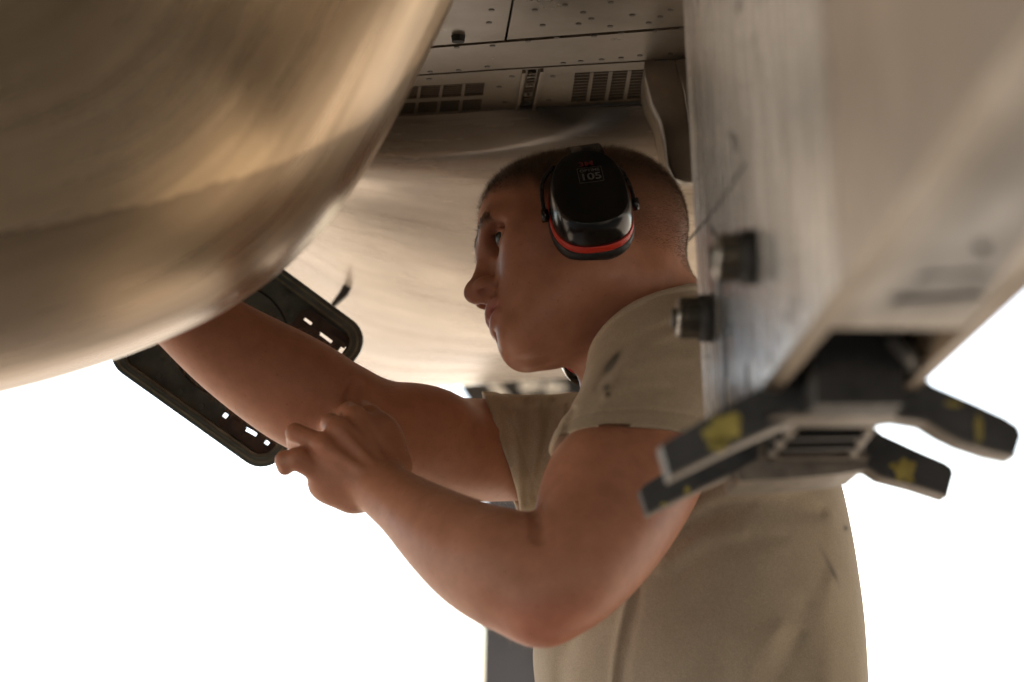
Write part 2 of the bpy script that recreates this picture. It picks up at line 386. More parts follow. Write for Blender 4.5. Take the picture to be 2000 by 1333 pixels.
# thin lap joints that run along the side
def lap(pts, r):
    out = []
    for p in spline(pts, 60):
        h = on_mesh(bb, p[0], p[1])
        if h: out.append(h[0]-h[1]*(r*.45))
    if len(out) > 3: link('lap_joint', tube_mesh('lap_joint', out, r*.85, 6), 'scoop_paint', bulge, True)
lap([(690, 395), (790, 425), (900, 470), (960, 500)], .003); lap([(1270, 330), (1345, 336)], .003); lap([(700, 640), (780, 690), (880, 720)], .003); lap([(860, 300), (850, 345), (846, 390)], .0025)
lap([(700, 330), (800, 345), (900, 378), (1000, 400)], .003); lap([(640, 432), (780, 478), (930, 528), (1000, 545)], .003)
lap([(548, 415), (640, 462), (700, 505), (770, 572), (850, 640), (960, 690)], .004); lap([(720, 296), (900, 302), (1090, 296), (1350, 290)], .0025)
# --- antenna blade
bl = [(709, 508), (698, 545), (676, 578), (644, 606), (640, 602), (662, 572), (680, 540), (697, 505)]
link('antenna_blade', bm_mesh('antenna_blade', prism_bm([P(x, y, 2.86) for x, y in bl], Vector(CF)*.03), .003, 1), 'dark_metal', AIR)
# --- fairing beside the pylon
def solid_outline(name, pts, d, depth, mat, parent, bevel, seg=4, tilt=0.):
    dm = lambda y: d+tilt*(y-pts[0][1])
    return link(name, bm_mesh(name, prism_bm([P(x, y, dm(y)) for x, y in pts], Vector(CF)*depth), bevel, seg), mat, parent, True)
fo = [(x, y) for x, y in ((1258, 104), (1420, 84), (1440, 350), (1345, 352), (1322, 343), (1310, 318), (1303, 275), (1293, 235), (1274, 198), (1262, 150))]
fair = solid_outline('fairing', fo, 2.44, .16, 'scoop_paint', AIR, .015)
solid_outline('lip', [(1322, 118), (1430, 100), (1430, 265), (1356, 256), (1346, 232), (1338, 180)], 2.415, .06, 'scoop_paint', fair, .008)
# --- main landing gear on the far side
gear = empty('landing_gear', P(1080, 1500, 5.3)); gear.parent = AIR; gear.matrix_parent_inverse = AIR.matrix_basis.inverted()
link('gear_door', bm_mesh('gear_door', prism_bm([P(x, y, 5.25) for x, y in ((950, 797), (1010, 783), (1080, 772), (1190, 768), (1200, 1900), (931, 1900))], Vector(CF)*.05), .012, 2), 'gear_dark', gear)
def strut(name, a, b_, d, r, mat): link(name, bm_mesh(name, cyl_bm(P(*a, d), P(*b_, d), r, n=16), .004, 1), mat, gear, True)
strut('brace_rod', (948, 728), (990, 784), 5.15, .0095, 'gear_white'); strut('brace_rod', (884, 742), (948, 733), 5.2, .008, 'gear_white')
strut('brace_rod', (885, 742), (878, 772), 5.2, .008, 'gear_white')
link('well_panel', bm_mesh('well_panel', prism_bm([P(x, y, 5.32) for x, y in ((888, 742), (1140, 728), (1180, 800), (930, 812))], Vector(CF)*.03), .006, 1), 'well_dark', gear)
for x, y, r in ((1028, 752, .015), (1049, 752, .011), (1077, 755, .014), (1097, 757, .009)):
    a = P(x, y, 5.13); link('fitting', bm_mesh('fitting', cyl_bm(a, a+Vector(CF)*.06, r, n=18), .003, 1), 'gear_white', gear, True)
wb_ = Vector((P(1080, 1500, 5.3).x, P(1080, 1500, 5.3).y+.16, 0))
link('leg', bm_mesh('leg', cyl_bm((wb_.x, wb_.y, .36), (wb_.x, wb_.y, 2.0), .06, .075, 20)), 'gear_white', gear, True)
prof = [(.20, -.10), (.30, -.125), (.345, -.115), (.37, -.07), (.376, 0), (.37, .07), (.345, .115), (.30, .125), (.20, .10)]
vs, fs = [], []; n_ = 40
for i in range(n_):
    a = 2*math.pi*i/n_
    for r_, t_ in prof: vs.append((wb_.x+.2+t_, wb_.y+math.cos(a)*r_, .376+math.sin(a)*r_))
for i in range(n_):
    for k in range(len(prof)-1): fs.append((i*9+k, i*9+k+1, ((i+1) % n_)*9+k+1, ((i+1) % n_)*9+k))
link('tyre', pymesh('tyre', vs, fs), 'tyre_rubber', gear, True)
link('rim', bm_mesh('rim', cyl_bm((wb_.x+.1, wb_.y, .376), (wb_.x+.3, wb_.y, .376), .205, n=28), .01, 1), 'gear_white', gear, True)
link('gear_shade_slab', bm_mesh('gear_shade_slab', box_bm((0, 4.68, 2.07), 1.0, 1.9, .06)), 'panel_paint', AIR)  # unseen slab, added to keep the sun off the landing gear
# --- engine pod, close to the camera on the left
NC = np.array((-350., -700.))
outl = [(1010, -420), (940, -190), (872, 0), (834, 80), (803, 140), (762, 222), (703, 325), (640, 420), (543, 520), (430, 600), (300, 659), (150, 712), (0, 752), (-200, 795), (-500, 830), (-900, 810)]
oa = np.array(outl, float)-NC; oph = np.arctan2(oa[:, 1], oa[:, 0]); orr = np.hypot(oa[:, 0], oa[:, 1])
order = np.argsort(oph); oph, orr = oph[order], orr[order]
def nac_r(ph):
    ph = np.asarray(ph); r = np.interp(ph, oph, orr)
    # smooth the polyline a little
    return (np.interp(ph-.03, oph, orr)+2*r+np.interp(ph+.03, oph, orr))/4
D0, BF, BB = 2.02, .42, .68
def nac(ph, th):
    """ph: direction about the pod's middle in the picture, th: +front .. -back"""
    k = math.cos(th); r = float(nac_r(ph))*k; d = D0-(BF if th > 0 else BB)*math.sin(th)
    return Wn(C(NC[0]+r*math.cos(ph), NC[1]+r*math.sin(ph), d))
phs = np.linspace(-.75, 2.6, 300); ths = np.concatenate((np.linspace(-1.5, -.1, 50), np.linspace(-.08, 1.53, 220)))
G = np.array([[nac(p, t) for p in phs] for t in ths])
nme = grid_mesh('engine_pod', G, (3.35, 1.6))
SEAM = np.array([(812, 108), (700, 232), (560, 300), (400, 352), (200, 402), (-60, 452), (-400, 480), (-900, 460)], float)-NC
sph, sr = np.arctan2(SEAM[:, 1], SEAM[:, 0]), np.hypot(SEAM[:, 0], SEAM[:, 1])
TH, PH = np.meshgrid(ths, phs, indexing='ij'); kse = np.interp(PH, sph, sr/nac_r(sph))
low = (np.cos(TH) > kse)*(TH > 0)*.62          # the lower cowl is coloured browner below the seam
set_color(nme, 'dark_tint', np.stack((low.ravel(),)*3+(np.ones(low.size),), -1))
# the access opening on the pod's hidden underside
bm = bmesh.new(); bm.from_mesh(nme)
oc = Vector(nac(math.atan2(560+700, 250+350), -.62))
bmesh.ops.delete(bm, geom=[f_ for f_ in bm.faces if (f_.calc_center_median()-oc).length < .10], context='FACES')
bm.to_mesh(nme); bm.free()
pod = link('engine_pod', nme, 'nacelle_paint', AIR, True); thick(pod, .006, -1)
def nac_at(px, py, off):
    v = np.array((px, py))-NC; ph = math.atan2(v[1], v[0]); k = min(.9995, np.hypot(*v)/float(nac_r(ph))); th = math.acos(k)
    p = nac(ph, th); e = 1e-3; n_ = np.cross(nac(ph+e, th)-p, nac(ph, th+e)-p); n_ /= np.linalg.norm(n_)
    if n_@(np.array((0, 0, CAMZ))-p) < 0: n_ = -n_
    return p+n_*off, n_
def pod_strip(name, pts, wdt, off, mat, m_=80):
    q = spline(pts, m_); A, B_ = [], []
    for i in range(m_):
        t = q[min(i+1, m_-1)]-q[max(i-1, 0)]; t /= np.linalg.norm(t)+1e-9; nn = np.array((-t[1], t[0]))*wdt
        A.append(nac_at(*(q[i]+nn), off)[0]); B_.append(nac_at(*(q[i]-nn), off)[0])
    o = link(name, grid_mesh(name, np.array([A, B_]), (1, .02)), mat, pod, True); set_color(o.data, 'dark_tint', np.tile((0, 0, 0, 1), (len(o.data.vertices), 1))); thick(o, .002, 0); return o
pod_strip('seal_strip', [(812, 108), (700, 232), (560, 300), (400, 352), (200, 402), (-60, 452)], 7, .0006, 'latch_brown')
pod_strip('skin_band', [(806, 128), (700, 248), (560, 318), (400, 370), (200, 420), (-60, 470)], 9, .0012, 'nacelle_paint')
pod_strip('skin_band', [(520, -40), (545, 80), (560, 160), (566, 250)], 15, .0012, 'nacelle_paint')
for k in range(8):
    p_, n_ = nac_at(60+k*78, 388-k*9-(k*k)*1.6, .0004); fastener(p_, -n_, pod, .8)
p_, n_ = nac_at(415, 4, .001); fastener(p_, -n_, pod, 1.5)
# --- access door hanging open behind the forearm
DC = np.array((466., 678.)); e1, e2 = np.array((.80, .60)), np.array((.60, -.80)); DD = 2.52
def dl(px, py): v = np.array((px, py))-DC; return v@e1, v@e2
def dpt(a, b_, off=0.): q = DC+e1*a+e2*b_; return Vector(Wn(C(q[0], q[1], DD)+np.array((0, 0, off+.00012*a))))
def rrect(ha, hb, r, n_=8):
    out = []
    for sx, sy, a0 in ((1, 1, 0), (-1, 1, 90), (-1, -1, 180), (1, -1, 270)):
        for i in range(n_+1):
            a = R(a0+90*i/n_); out.append((sx*(ha-r)+math.cos(a)*r, sy*(hb-r)+math.sin(a)*r))
    return out
AW = Vector(CF)
door = link('access_door', bm_mesh('access_door', prism_bm([dpt(a, b_, .008) for a, b_ in rrect(192, 171, 48)], AW*.006)), 'door_green', AIR)
door['label'] = 'dark green access door with latch cutouts hanging open'
def ring(name, o_, i_, off, th, mat, bevel):
    a, b_ = rrect(*o_), rrect(*i_); bm = bmesh.new(); n_ = len(a)
    V = [[bm.verts.new(dpt(x, y, z)) for x, y in s_] for s_, z in ((a, off), (b_, off), (b_, off+th), (a, off+th))]
    for i in range(n_):
        j = (i+1) % n_
        for k in range(4): bm.faces.new((V[k][i], V[k][j], V[(k+1) % 4][j], V[(k+1) % 4][i]))
    return link(name, bm_mesh(name, bm, bevel, 2), mat, door, False)
ring('frame', (195, 174, 50), (176, 155, 34), -.006, .018, 'door_green', .0025)
ring('seal', (176.5, 155.5, 34), (171, 150, 30), -.0035, .010, 'door_edge', .001)
ring('seal', (188, 167, 44), (184, 163, 41), -.0072, .006, 'door_edge', .0008)
def lbox(a, b_, ha, hb, ang=0, off=-.03, th=.08):
    c_, s_ = math.cos(ang), math.sin(ang)
    return prism_bm([dpt(a+x*c_-y*s_, b_+x*s_+y*c_, off) for x, y in ((-ha, -hb), (ha, -hb), (ha, hb), (-ha, hb))], AW*th)
slots = []
for (x, y, ha, hb, ang) in ((599, 628, 9, 3, 0), (633, 660, 15, 3.2, 0), (662, 686, 4.5, 12, 0), (437, 813, 4.5, 5, 0), (482, 843, 17, 4.2, .12), (468, 834, 6, 7, 0), (521, 861, 4.5, 12, 0)):
    a, b_ = dl(x, y); slots.append((a, b_, ha, hb, ang))
boolean(door, [bm_mesh('c', lbox(*s_)) for s_ in slots])
for cx, cy in ((628, 656), (484, 842)):
    a, b_ = dl(cx, cy)
    pl = link('latch', bm_mesh('latch', prism_bm([dpt(a+x, b_+y, .0045) for x, y in rrect(62, 27, 14, 5)], AW*.003)), 'latch_brown', door)
    boolean(pl, [bm_mesh('c', lbox(*s_)) for s_ in slots if abs(s_[0]-a) < 70 and abs(s_[1]-b_) < 35])
    link('bolt', bm_mesh('bolt', lbox(a-22, b_-8, 16, 9, 0, .0005, .0042), .001, 1), 'latch_brown', door)
    link('bolt', bm_mesh('bolt', lbox(a+28, b_+9, 20, 5, 0, .001, .0037), .001, 1), 'latch_brown', door)
tor = [dpt(-20+math.cos(t)*112, math.sin(t)*112, .0078) for t in np.linspace(0, 2*math.pi, 49)[:-1]]
link('stiffening_bead', tube_mesh('stiffening_bead', tor, .0011, 6, True), 'gap_black', door, True)
rv = bm_mesh('rivet', cyl_bm((0, 0, -.0012), (0, 0, .002), .0035, n=10), .0006, 1); rv.materials.append(MATS['door_green'])
rivs = [(-140, -138), (-90, -138), (-40, -138), (10, -138), (60, -138), (-150, -90), (-150, 90), (-90, 136), (-40, 136), (10, 136), (60, 136), (95, -118), (95, 118), (150, -40), (150, 0), (150, 40), (-60, -90), (-100, -110), (40, -112), (40, 112)]
for a, b_ in rivs:
    o = bpy.data.objects.new('rivet', rv); COL.objects.link(o); o.parent = door; o.location = dpt(a, b_, .0075); o.rotation_euler = Vector(-AW).to_track_quat('Z', 'Y').to_euler()
    o.matrix_parent_inverse = world_of(door).inverted()
link('hinge', bm_mesh('hinge', cyl_bm(dpt(-196, -120, .004), dpt(-196, 120, .004), .006, n=14)), 'dark_metal', door, True)

# ------------------------------------------------------------------ weapon pylon on the right
PYL = empty('weapon_pylon', P(1500, 908, 1.5))
tag(PYL, 'grey metal weapon pylon with two dark sway braces, hanging in the right foreground', 'pylon')
vp = Wn(C(927, 1514, 1.)) - np.array((0, 0, CAMZ)); ax = Vector((vp[0], vp[1], 0)).normalized(); bx = Vector((ax.y, -ax.x, 0)); UZ = Vector((0, 0, 1))
P1 = P(1380, 908, 2.0)
def Q(u, v, h): return P1 - ax*u + bx*v + UZ*h           # u towards the camera, v to the right, h up
HT = ZB-P1.z-.01; LEAN = -.016
def slab(name, u0, u1, sec, mat, bevel=0, seg=2, parent=PYL):
    """section polygon (v, h) run from u0 to u1"""
    o = link(name, bm_mesh(name, prism_bm([Q(u0, v, h) for v, h in sec], -ax*(u1-u0)), bevel, seg), mat, parent)
    set_color(o.data, 'dark_tint', np.tile((0, 0, 0, 1), (len(o.data.vertices), 1))); return o
WD = .106
USP = .735
side = slab('side_panel', 0, USP, [(0, .0022), (.0022, 0), (.013, 0), (.013, HT), (LEAN, HT)], 'pylon_sheen_paint', .0006, 1)  # far half coloured paler, a bright reflection put into the paint colour
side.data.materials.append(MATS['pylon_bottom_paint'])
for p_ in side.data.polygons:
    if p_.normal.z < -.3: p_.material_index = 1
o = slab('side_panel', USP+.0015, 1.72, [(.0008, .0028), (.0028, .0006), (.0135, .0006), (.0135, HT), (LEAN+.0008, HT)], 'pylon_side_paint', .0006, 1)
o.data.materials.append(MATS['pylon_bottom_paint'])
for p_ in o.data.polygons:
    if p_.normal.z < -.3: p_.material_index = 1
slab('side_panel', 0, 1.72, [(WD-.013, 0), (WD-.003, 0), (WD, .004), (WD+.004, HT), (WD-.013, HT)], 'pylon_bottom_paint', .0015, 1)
bot = slab('bottom_cover', .607, 1.72, [(.0135, .002), (WD-.0135, .002), (WD-.0135, .014), (.0135, .014)], 'pylon_bottom_paint', .002, 2)
slab('cavity_ceiling', .008, .60, [(.0132, .075), (WD-.0132, .075), (WD-.0132, .09), (.0132, .09)], 'dark_metal')
slab('end_cap', -.003, .009, [(.002, .06), (WD-.002, .06), (WD-.002, HT-.01), (LEAN+.004, HT-.01)], 'pylon_sheen_paint', .002, 1)
slab('end_cap', 1.712, 1.7195, [(.0142, .0145), (WD-.0142, .0145), (WD-.0142, HT-.03), (.0142, HT-.03)], 'pylon_side_paint')
slab('top_cap', .0, 1.70, [(.014, HT-.02), (WD-.014, HT-.02), (WD-.014, HT), (.014, HT)], 'pylon_sheen_paint')
# notches in the left face near the far end
def face_u(px, py):
    """u, h where a pixel meets the left face"""
    o = Vector((0, 0, CAMZ)); d = P(px, py, 1.)-o
    t = (P1-o).dot(bx)/d.dot(bx); q = o+d*t; r = q-P1; return -r.dot(ax), r.z
boolean(side, [bm_mesh('c', prism_bm([Q(u, -.03, h) for u, h in ((face_u(x-4, y0)[0], face_u(x, y1)[1]-.02), (face_u(x+5, y0)[0], face_u(x, y1)[1]-.02), (face_u(x+4, y0)[0], face_u(x, y0)[1]), (face_u(x-2, y0)[0], face_u(x, y0)[1]))], bx*.033)) for x, y0, y1 in ((1420, 735, 800), (1461, 712, 770))])
def face_strip(name, pts, wid, off, mat):
    q = spline(pts, 24); A, B_ = [], []
    for i in range(24):
        t = q[min(i+1, 23)]-q[max(i-1, 0)]; t /= np.linalg.norm(t)+1e-9; nn = np.array((-t[1], t[0]))*wid
        for s_, arr in ((1, A), (-1, B_)):
            u, h = face_u(*(q[i]+nn*s_)); arr.append(np.array(Q(u, LEAN*h/HT-off, h)))
    o = link(name, grid_mesh(name, np.array([A, B_]), (1, .02)), mat, side); thick(o, .0012, 0); return o
face_strip('panel_joint', [(1362, 470), (1400, 425), (1440, 372), (1456, 345), (1474, 318)], 1.1, .0003, 'gap_black')
face_strip('panel_joint', [(1404, 440), (1412, 470), (1418, 560), (1421, 640), (1422, 735)], 1.6, .0003, 'dark_metal')
# hand-written and stencilled marks on the face
vs, fs = [], []
rk_ = random.Random(5)
for cx, cy, n_m, sx_, sy_ in ((1500, 690, 7, 26, 30), (1530, 640, 6, 22, 26), (1560, 590, 5, 20, 16), (1490, 130, 8, 16, 60), (1474, 12, 5, 5, 8), (1452, 300, 6, 8, 40), (1425, 560, 5, 10, 30), (1390, 700, 4, 4, 20), (1540, 520, 5, 26, 30), (1465, 250, 5, 30, 40)):
    for k in range(n_m):
        x, y = cx+rk_.uniform(-sx_, sx_), cy+rk_.uniform(-sy_, sy_); w_, h_ = rk_.choice(((1.2, 7), (5, 1.3), (1.0, 4), (2.2, 2.2), (1.2, 10)))
        q = []
        for dx, dy in ((-w_, -h_), (w_, -h_*.8), (w_*.7, h_), (-w_*.8, h_*.9)):
            u, h = face_u(x+dx, y+dy); q.append(Q(u, LEAN*h/HT-.0006, h))
        i = len(vs); vs += q; fs.append((i, i+1, i+2, i+3))
o = link('scuff_marking', pymesh('scuff_marking', vs, fs), 'stencil_ink', side); o['kind'] = 'stuff'
# bolts
def pylon_bolt(px, py, rad, ln):
    u, h = face_u(px, py); c0 = Q(u, LEAN*h/HT, h); b0 = link('bolt', bm_mesh('bolt', cyl_bm(c0+bx*.004, c0-bx*(ln*.35), rad*1.15, n=24), .001, 1), 'dark_metal', PYL, True)
    bm = bmesh.new(); hexp = []
    for i in range(24):
        a = 2*math.pi*i/24; rr = rad*(1.0 if (i//2) % 2 else .86); hexp.append(c0-bx*(ln*.35)+ax*(math.cos(a)*rr)+UZ*(math.sin(a)*rr))
    bm = prism_bm(hexp, -bx*(ln*.5)); link('nut', bm_mesh('nut', bm, .0006, 1), 'bolt_steel', b0)
    e_ = c0-bx*(ln*.85); link('washer', bm_mesh('washer', cyl_bm(e_, e_-bx*ln*.08, rad*.9, n=24), .0006, 1), 'bare_steel', b0, True)
    link('shank', bm_mesh('shank', cyl_bm(e_, e_-bx*(ln*.22), rad*.5, n=16), .0008, 1), 'bolt_steel', b0, True)
pylon_bolt(1484, 503, .0165, .029); pylon_bolt(1400, 622, .0165, .030)
# bottom cover: recessed slots and a plug
def cover(px, py):
    o = Vector((0, 0, CAMZ)); d = P(px, py, 1.)-o; t = (P1.z+.002-CAMZ)/d.z; q = o+d*t; r = q-P1; return -r.dot(ax), r.dot(bx)
def cover_slot(pts):
    return bm_mesh('c', prism_bm([Q(*cover(x, y), -.02) for x, y in pts], UZ*.029))
boolean(bot, [cover_slot(((1740, 580), (1915, 566), (1925, 580), (1742, 594))), cover_slot(((1790, 536), (1930, 527), (1936, 536), (1792, 546))), cover_slot(((1905, 472), (1932, 472), (1932, 494), (1905, 494)))])
# sway braces: outlines in the picture, each at its own distance with real thickness
def brace_part(name, pts, d, th, mat, parent, bevel=.003, seg=2, off=0.):
    return link(name, bm_mesh(name, prism_bm([P(x, y, d+off) for x, y in pts], Vector((ax.x, ax.y, 0))*th), bevel, seg), mat, parent)
def blob(cx, cy, rx, ry, d, parent, seed, n_=34):
    rr = random.Random(seed); pts = []
    for i in range(n_):
        a = 2*math.pi*i/n_; k = .80+.16*math.sin(a*2+seed)+.12*math.sin(a*5+seed*2)+.22*rr.random(); pts.append(P(cx+math.cos(a)*rx*k, cy+math.sin(a)*ry*k, d-.0012))
    return link('paint_chip', bm_mesh('paint_chip', prism_bm(pts, Vector(CF)*.0009)), 'yellow_chip', parent)
D1, D2 = 1.62, 1.84
near = brace_part('sway_brace', [(1291, 869), (1330, 845), (1377, 818), (1461, 771), (1540, 736), (1590, 700), (1760, 700), (1823, 752), (1900, 785), (1965, 815), (1990, 832), (1997, 850), (1985, 889), (1940, 880), (1880, 860), (1841, 841), (1808, 820), (1760, 812), (1600, 806), (1545, 819), (1514, 831), (1451, 859), (1375, 896), (1308, 929)], D1, .036, 'brace_paint', PYL)
near['label'] = 'nearer dark sway brace with a large yellow paint chip'
far = brace_part('sway_brace', [(1250, 957), (1262, 945), (1330, 905), (1440, 848), (1500, 815), (1560, 800), (1660, 800), (1724, 849), (1800, 884), (1845, 903), (1859, 913), (1863, 925), (1852, 966), (1790, 946), (1721, 928), (1700, 914), (1655, 902), (1500, 898), (1462, 908), (1400, 936), (1330, 968), (1265, 1001)], D2, .034, 'brace_paint', PYL)
far['label'] = 'farther dark sway brace behind the chipped one'
# paler strips along the bottom edges
def edge_strip(pts, d, th, parent):
    vs = []
    for x, y in pts:
        a = P(x, y, d)-UZ*.0008; vs.append((a-ax*.0004, a+ax*(th+.0004)))
    G_ = np.array([[np.array(v[0]) for v in vs], [np.array(v[1]) for v in vs]])
    o = link('pale_edge', grid_mesh('pale_edge', G_), 'brace_edge', parent); thick(o, .0016, 0)
edge_strip([(1308, 930), (1375, 897), (1451, 860), (1514, 832), (1545, 820), (1600, 807), (1760, 813), (1808, 821), (1841, 842), (1880, 861), (1940, 881), (1985, 890)], D1, .036, near)
edge_strip([(1265, 1002), (1330, 969), (1400, 937), (1462, 909), (1500, 899), (1655, 903), (1700, 915), (1721, 929), (1790, 947), (1852, 967)], D2, .034, far)
blk = brace_part('saddle', [(1502, 806), (1580, 780), (1585, 690), (1752, 690), (1757, 790), (1750, 806)], D1-.022, .07, 'brace_paint', PYL, .006, 3)
brace_part('saddle_foot', [(1505, 814), (1560, 802), (1600, 796), (1700, 792), (1752, 798), (1752, 813)], D1-.020, .05, 'brace_edge', blk, .004, 2)
brace_part('saddle', [(1440, 920), (1480, 895), (1530, 878), (1640, 878), (1700, 890), (1690, 918), (1640, 926), (1560, 934), (1445, 940)], D2-.012, .10, 'brace_edge', PYL, .004, 2)
# slotted rack between the braces
rack = empty('rack', P(1600, 860, 1.72)); rack.parent = PYL; rack.matrix_parent_inverse = PYL.matrix_basis.inverted()
zr = P(1600, 870, 1.74).z
def rk(px, py):
    o = Vector((0, 0, CAMZ)); d = P(px, py, 1.)-o; t = (zr-CAMZ)/d.z; return o+d*t
def rack_bar(name, pts, mat, th=.012): link(name, bm_mesh(name, prism_bm([rk(x, y) for x, y in pts], UZ*th), .0015, 1), mat, rack)
rack_bar('rail', [(1496, 900), (1508, 900), (1560, 838), (1546, 838)], 'brace_edge'); rack_bar('rail', [(1655, 898), (1668, 898), (1712, 838), (1698, 838)], 'brace_edge')
for y in (856, 876): rack_bar('crossbar', [(1500, y+2.5), (1690, y), (1690, y+4), (1500, y+6.5)], 'dark_metal', .008)
rack_bar('crossbar', [(1480, 895), (1690, 895), (1690, 915), (1480, 915)], 'brace_edge')
link('ejector_body', bm_mesh('ejector_body', prism_bm([P(x, y, 1.55) for x, y in ((1590, 640), (1770, 640), (1765, 790), (1595, 790))], ax*.10), .008, 2), 'dark_metal', rack)
link('ejector_body', bm_mesh('ejector_body', prism_bm([rk(1500, 838)+UZ*.02, rk(1700, 838)+UZ*.02, rk(1690, 900)+UZ*.02, rk(1500, 900)+UZ*.02], UZ*.05)), 'gap_black', rack)
for x, y in ((1790, 735), (1802, 706), (1765, 700)):
    a = P(x, y, 1.60); link('hose_fitting', bm_mesh('hose_fitting', cyl_bm(a, a+ax*.03, .006, n=14), .001, 1), 'bolt_steel' if y > 720 else 'dark_metal', rack, True)
link('hose', tube_mesh('hose', [P(1750, 660, 1.5), P(1775, 690, 1.52), P(1790, 720, 1.58), P(1780, 750, 1.62), P(1760, 770, 1.66)], .006, 8), 'dark_metal', rack, True)
for a in ((1412, 840, 38, 34, D1, near, 3), (1403, 868, 24, 14, D1, near, 4), (1912, 838, 9, 26, D1, near, 5), (1862, 790, 18, 6, D1, near, 6)):
    blob(*a)
for a in ((1766, 918, 20, 28, D2, far, 8), (1748, 909, 12, 6, D2, far, 9), (1342, 958, 7, 8, D2, far, 10), (1296, 985, 9, 3, D2, far, 11), (1775, 935, 13, 8, D2, far, 12)):
    blob(*a)

# ------------------------------------------------------------------ person: one surface grown from a distance field
H = .0018
class Field:
    def __init__(s, lo, hi, h):
        s.lo = np.array(lo, np.float32); s.h = h; s.n = np.ceil((np.array(hi)-s.lo)/h).astype(int)+1
        s.a = np.full(s.n, .05, np.float32)
        s.ax = [(s.lo[i]+np.arange(s.n[i])*h).astype(np.float32) for i in range(3)]
    def block(s, lo, hi):
        i0 = np.clip(np.floor((np.array(lo)-s.lo)/s.h).astype(int), 0, s.n-1); i1 = np.clip(np.ceil((np.array(hi)-s.lo)/s.h).astype(int)+1, 1, s.n)
        sl = tuple(slice(a, b_) for a, b_ in zip(i0, i1))
        return sl, s.ax[0][sl[0]][:, None, None], s.ax[1][sl[1]][None, :, None], s.ax[2][sl[2]][None, None, :]
    def put(s, sl, d, k, op='u'):
        v = s.a[sl]
        if op == 'u': s.a[sl] = smin(v, d, k)
        elif op == 's': s.a[sl] = -smin(-v, d, k)
        elif op == 'i': s.a[sl] = -smin(-v, -d, k)
    def cone(s, p0, p1, r0, r1, k=.01, op='u', flat=None):
        p0, p1 = np.array(p0, np.float32), np.array(p1, np.float32); m = max(r0, r1)+max(k, .006)*1.2+.004
        sl, x, y, z = s.block(np.minimum(p0, p1)-m, np.maximum(p0, p1)+m)
        s.put(sl, cone_d(x, y, z, p0, p1, r0, r1), k, op)
    def ell(s, c_, r, M=None, k=.01, op='u'):
        r = np.array(r, np.float32); m = r.max()+k*1.2+.004; sl, x, y, z = s.block(np.array(c_)-m, np.array(c_)+m)
        s.put(sl, ell_d(x, y, z, c_, r, M), k, op)
    def mesh(s):
        a = s.a; sg = a < 0
        cnt = np.zeros([n_-1 for n_ in a.shape], np.uint8)
        for i in (0, 1):
            for j in (0, 1):
                for k in (0, 1): cnt += sg[i:a.shape[0]-1+i, j:a.shape[1]-1+j, k:a.shape[2]-1+k]
        act = (cnt > 0) & (cnt < 8); I = np.argwhere(act); del cnt
        vid = np.full(act.shape, -1, np.int32); vid[act] = np.arange(len(I))
        cor = np.array([(i, j, k) for i in (0, 1) for j in (0, 1) for k in (0, 1)])
        val = np.stack([a[I[:, 0]+c_[0], I[:, 1]+c_[1], I[:, 2]+c_[2]] for c_ in cor], 1)
        acc = np.zeros((len(I), 3)); num = np.zeros(len(I))
        for e0 in range(8):
            for e1_ in range(e0+1, 8):
                if np.abs(cor[e0]-cor[e1_]).sum() != 1: continue
                v0, v1 = val[:, e0], val[:, e1_]; cr = (v0 < 0) != (v1 < 0)
                t = np.where(cr, v0/np.where(cr, v0-v1, 1), 0)[:, None]
                acc += np.where(cr[:, None], cor[e0]+t*(cor[e1_]-cor[e0]), 0); num += cr
        V = (I+acc/num[:, None])*s.h+s.lo
        F = []
        for d in range(3):
            u, v = (d+1) % 3, (d+2) % 3
            s0 = [slice(None)]*3; s1 = [slice(None)]*3; s0[d] = slice(0, -1); s1[d] = slice(1, None)
            A, B_ = sg[tuple(s0)], sg[tuple(s1)]
            E_ = np.argwhere(A != B_); E_ = E_[(E_[:, u] > 0) & (E_[:, v] > 0) & (E_[:, u] < a.shape[u]-1) & (E_[:, v] < a.shape[v]-1)]
            if not len(E_): continue
            def cell(du, dv):
                q = E_.copy(); q[:, u] -= du; q[:, v] -= dv; return vid[q[:, 0], q[:, 1], q[:, 2]]
            f = np.stack((cell(1, 1), cell(0, 1), cell(0, 0), cell(1, 0)), 1)
            flip = ~A[tuple(E_.T)]; f[flip] = f[flip][:, ::-1]
            F.append(f)
        return V, np.concatenate(F)
def smin(a, b_, k):
    if k <= 0: return np.minimum(a, b_)
    h = np.maximum(k-np.abs(a-b_), 0)/k
    return np.minimum(a, b_)-h*h*(k*.25)
def cone_d(x, y, z, p0, p1, r0, r1):
    d = p1-p0; L2 = float(d@d)+1e-12
    t = np.clip(((x-p0[0])*d[0]+(y-p0[1])*d[1]+(z-p0[2])*d[2])/L2, 0, 1)
    return np.sqrt((x-p0[0]-t*d[0])**2+(y-p0[1]-t*d[1])**2+(z-p0[2]-t*d[2])**2)-(r0+t*(r1-r0))
def ell_d(x, y, z, c_, r, M=None):
    dx, dy, dz = x-c_[0], y-c_[1], z-c_[2]
    if M is not None:
        dx, dy, dz = (M[i][0]*dx+M[i][1]*dy+M[i][2]*dz for i in range(3))
    k0 = np.sqrt((dx/r[0])**2+(dy/r[1])**2+(dz/r[2])**2); k1 = np.sqrt((dx/r[0]**2)**2+(dy/r[1]**2)**2+(dz/r[2]**2)**2)
    return k0*(k0-1)/np.maximum(k1, 1e-6)
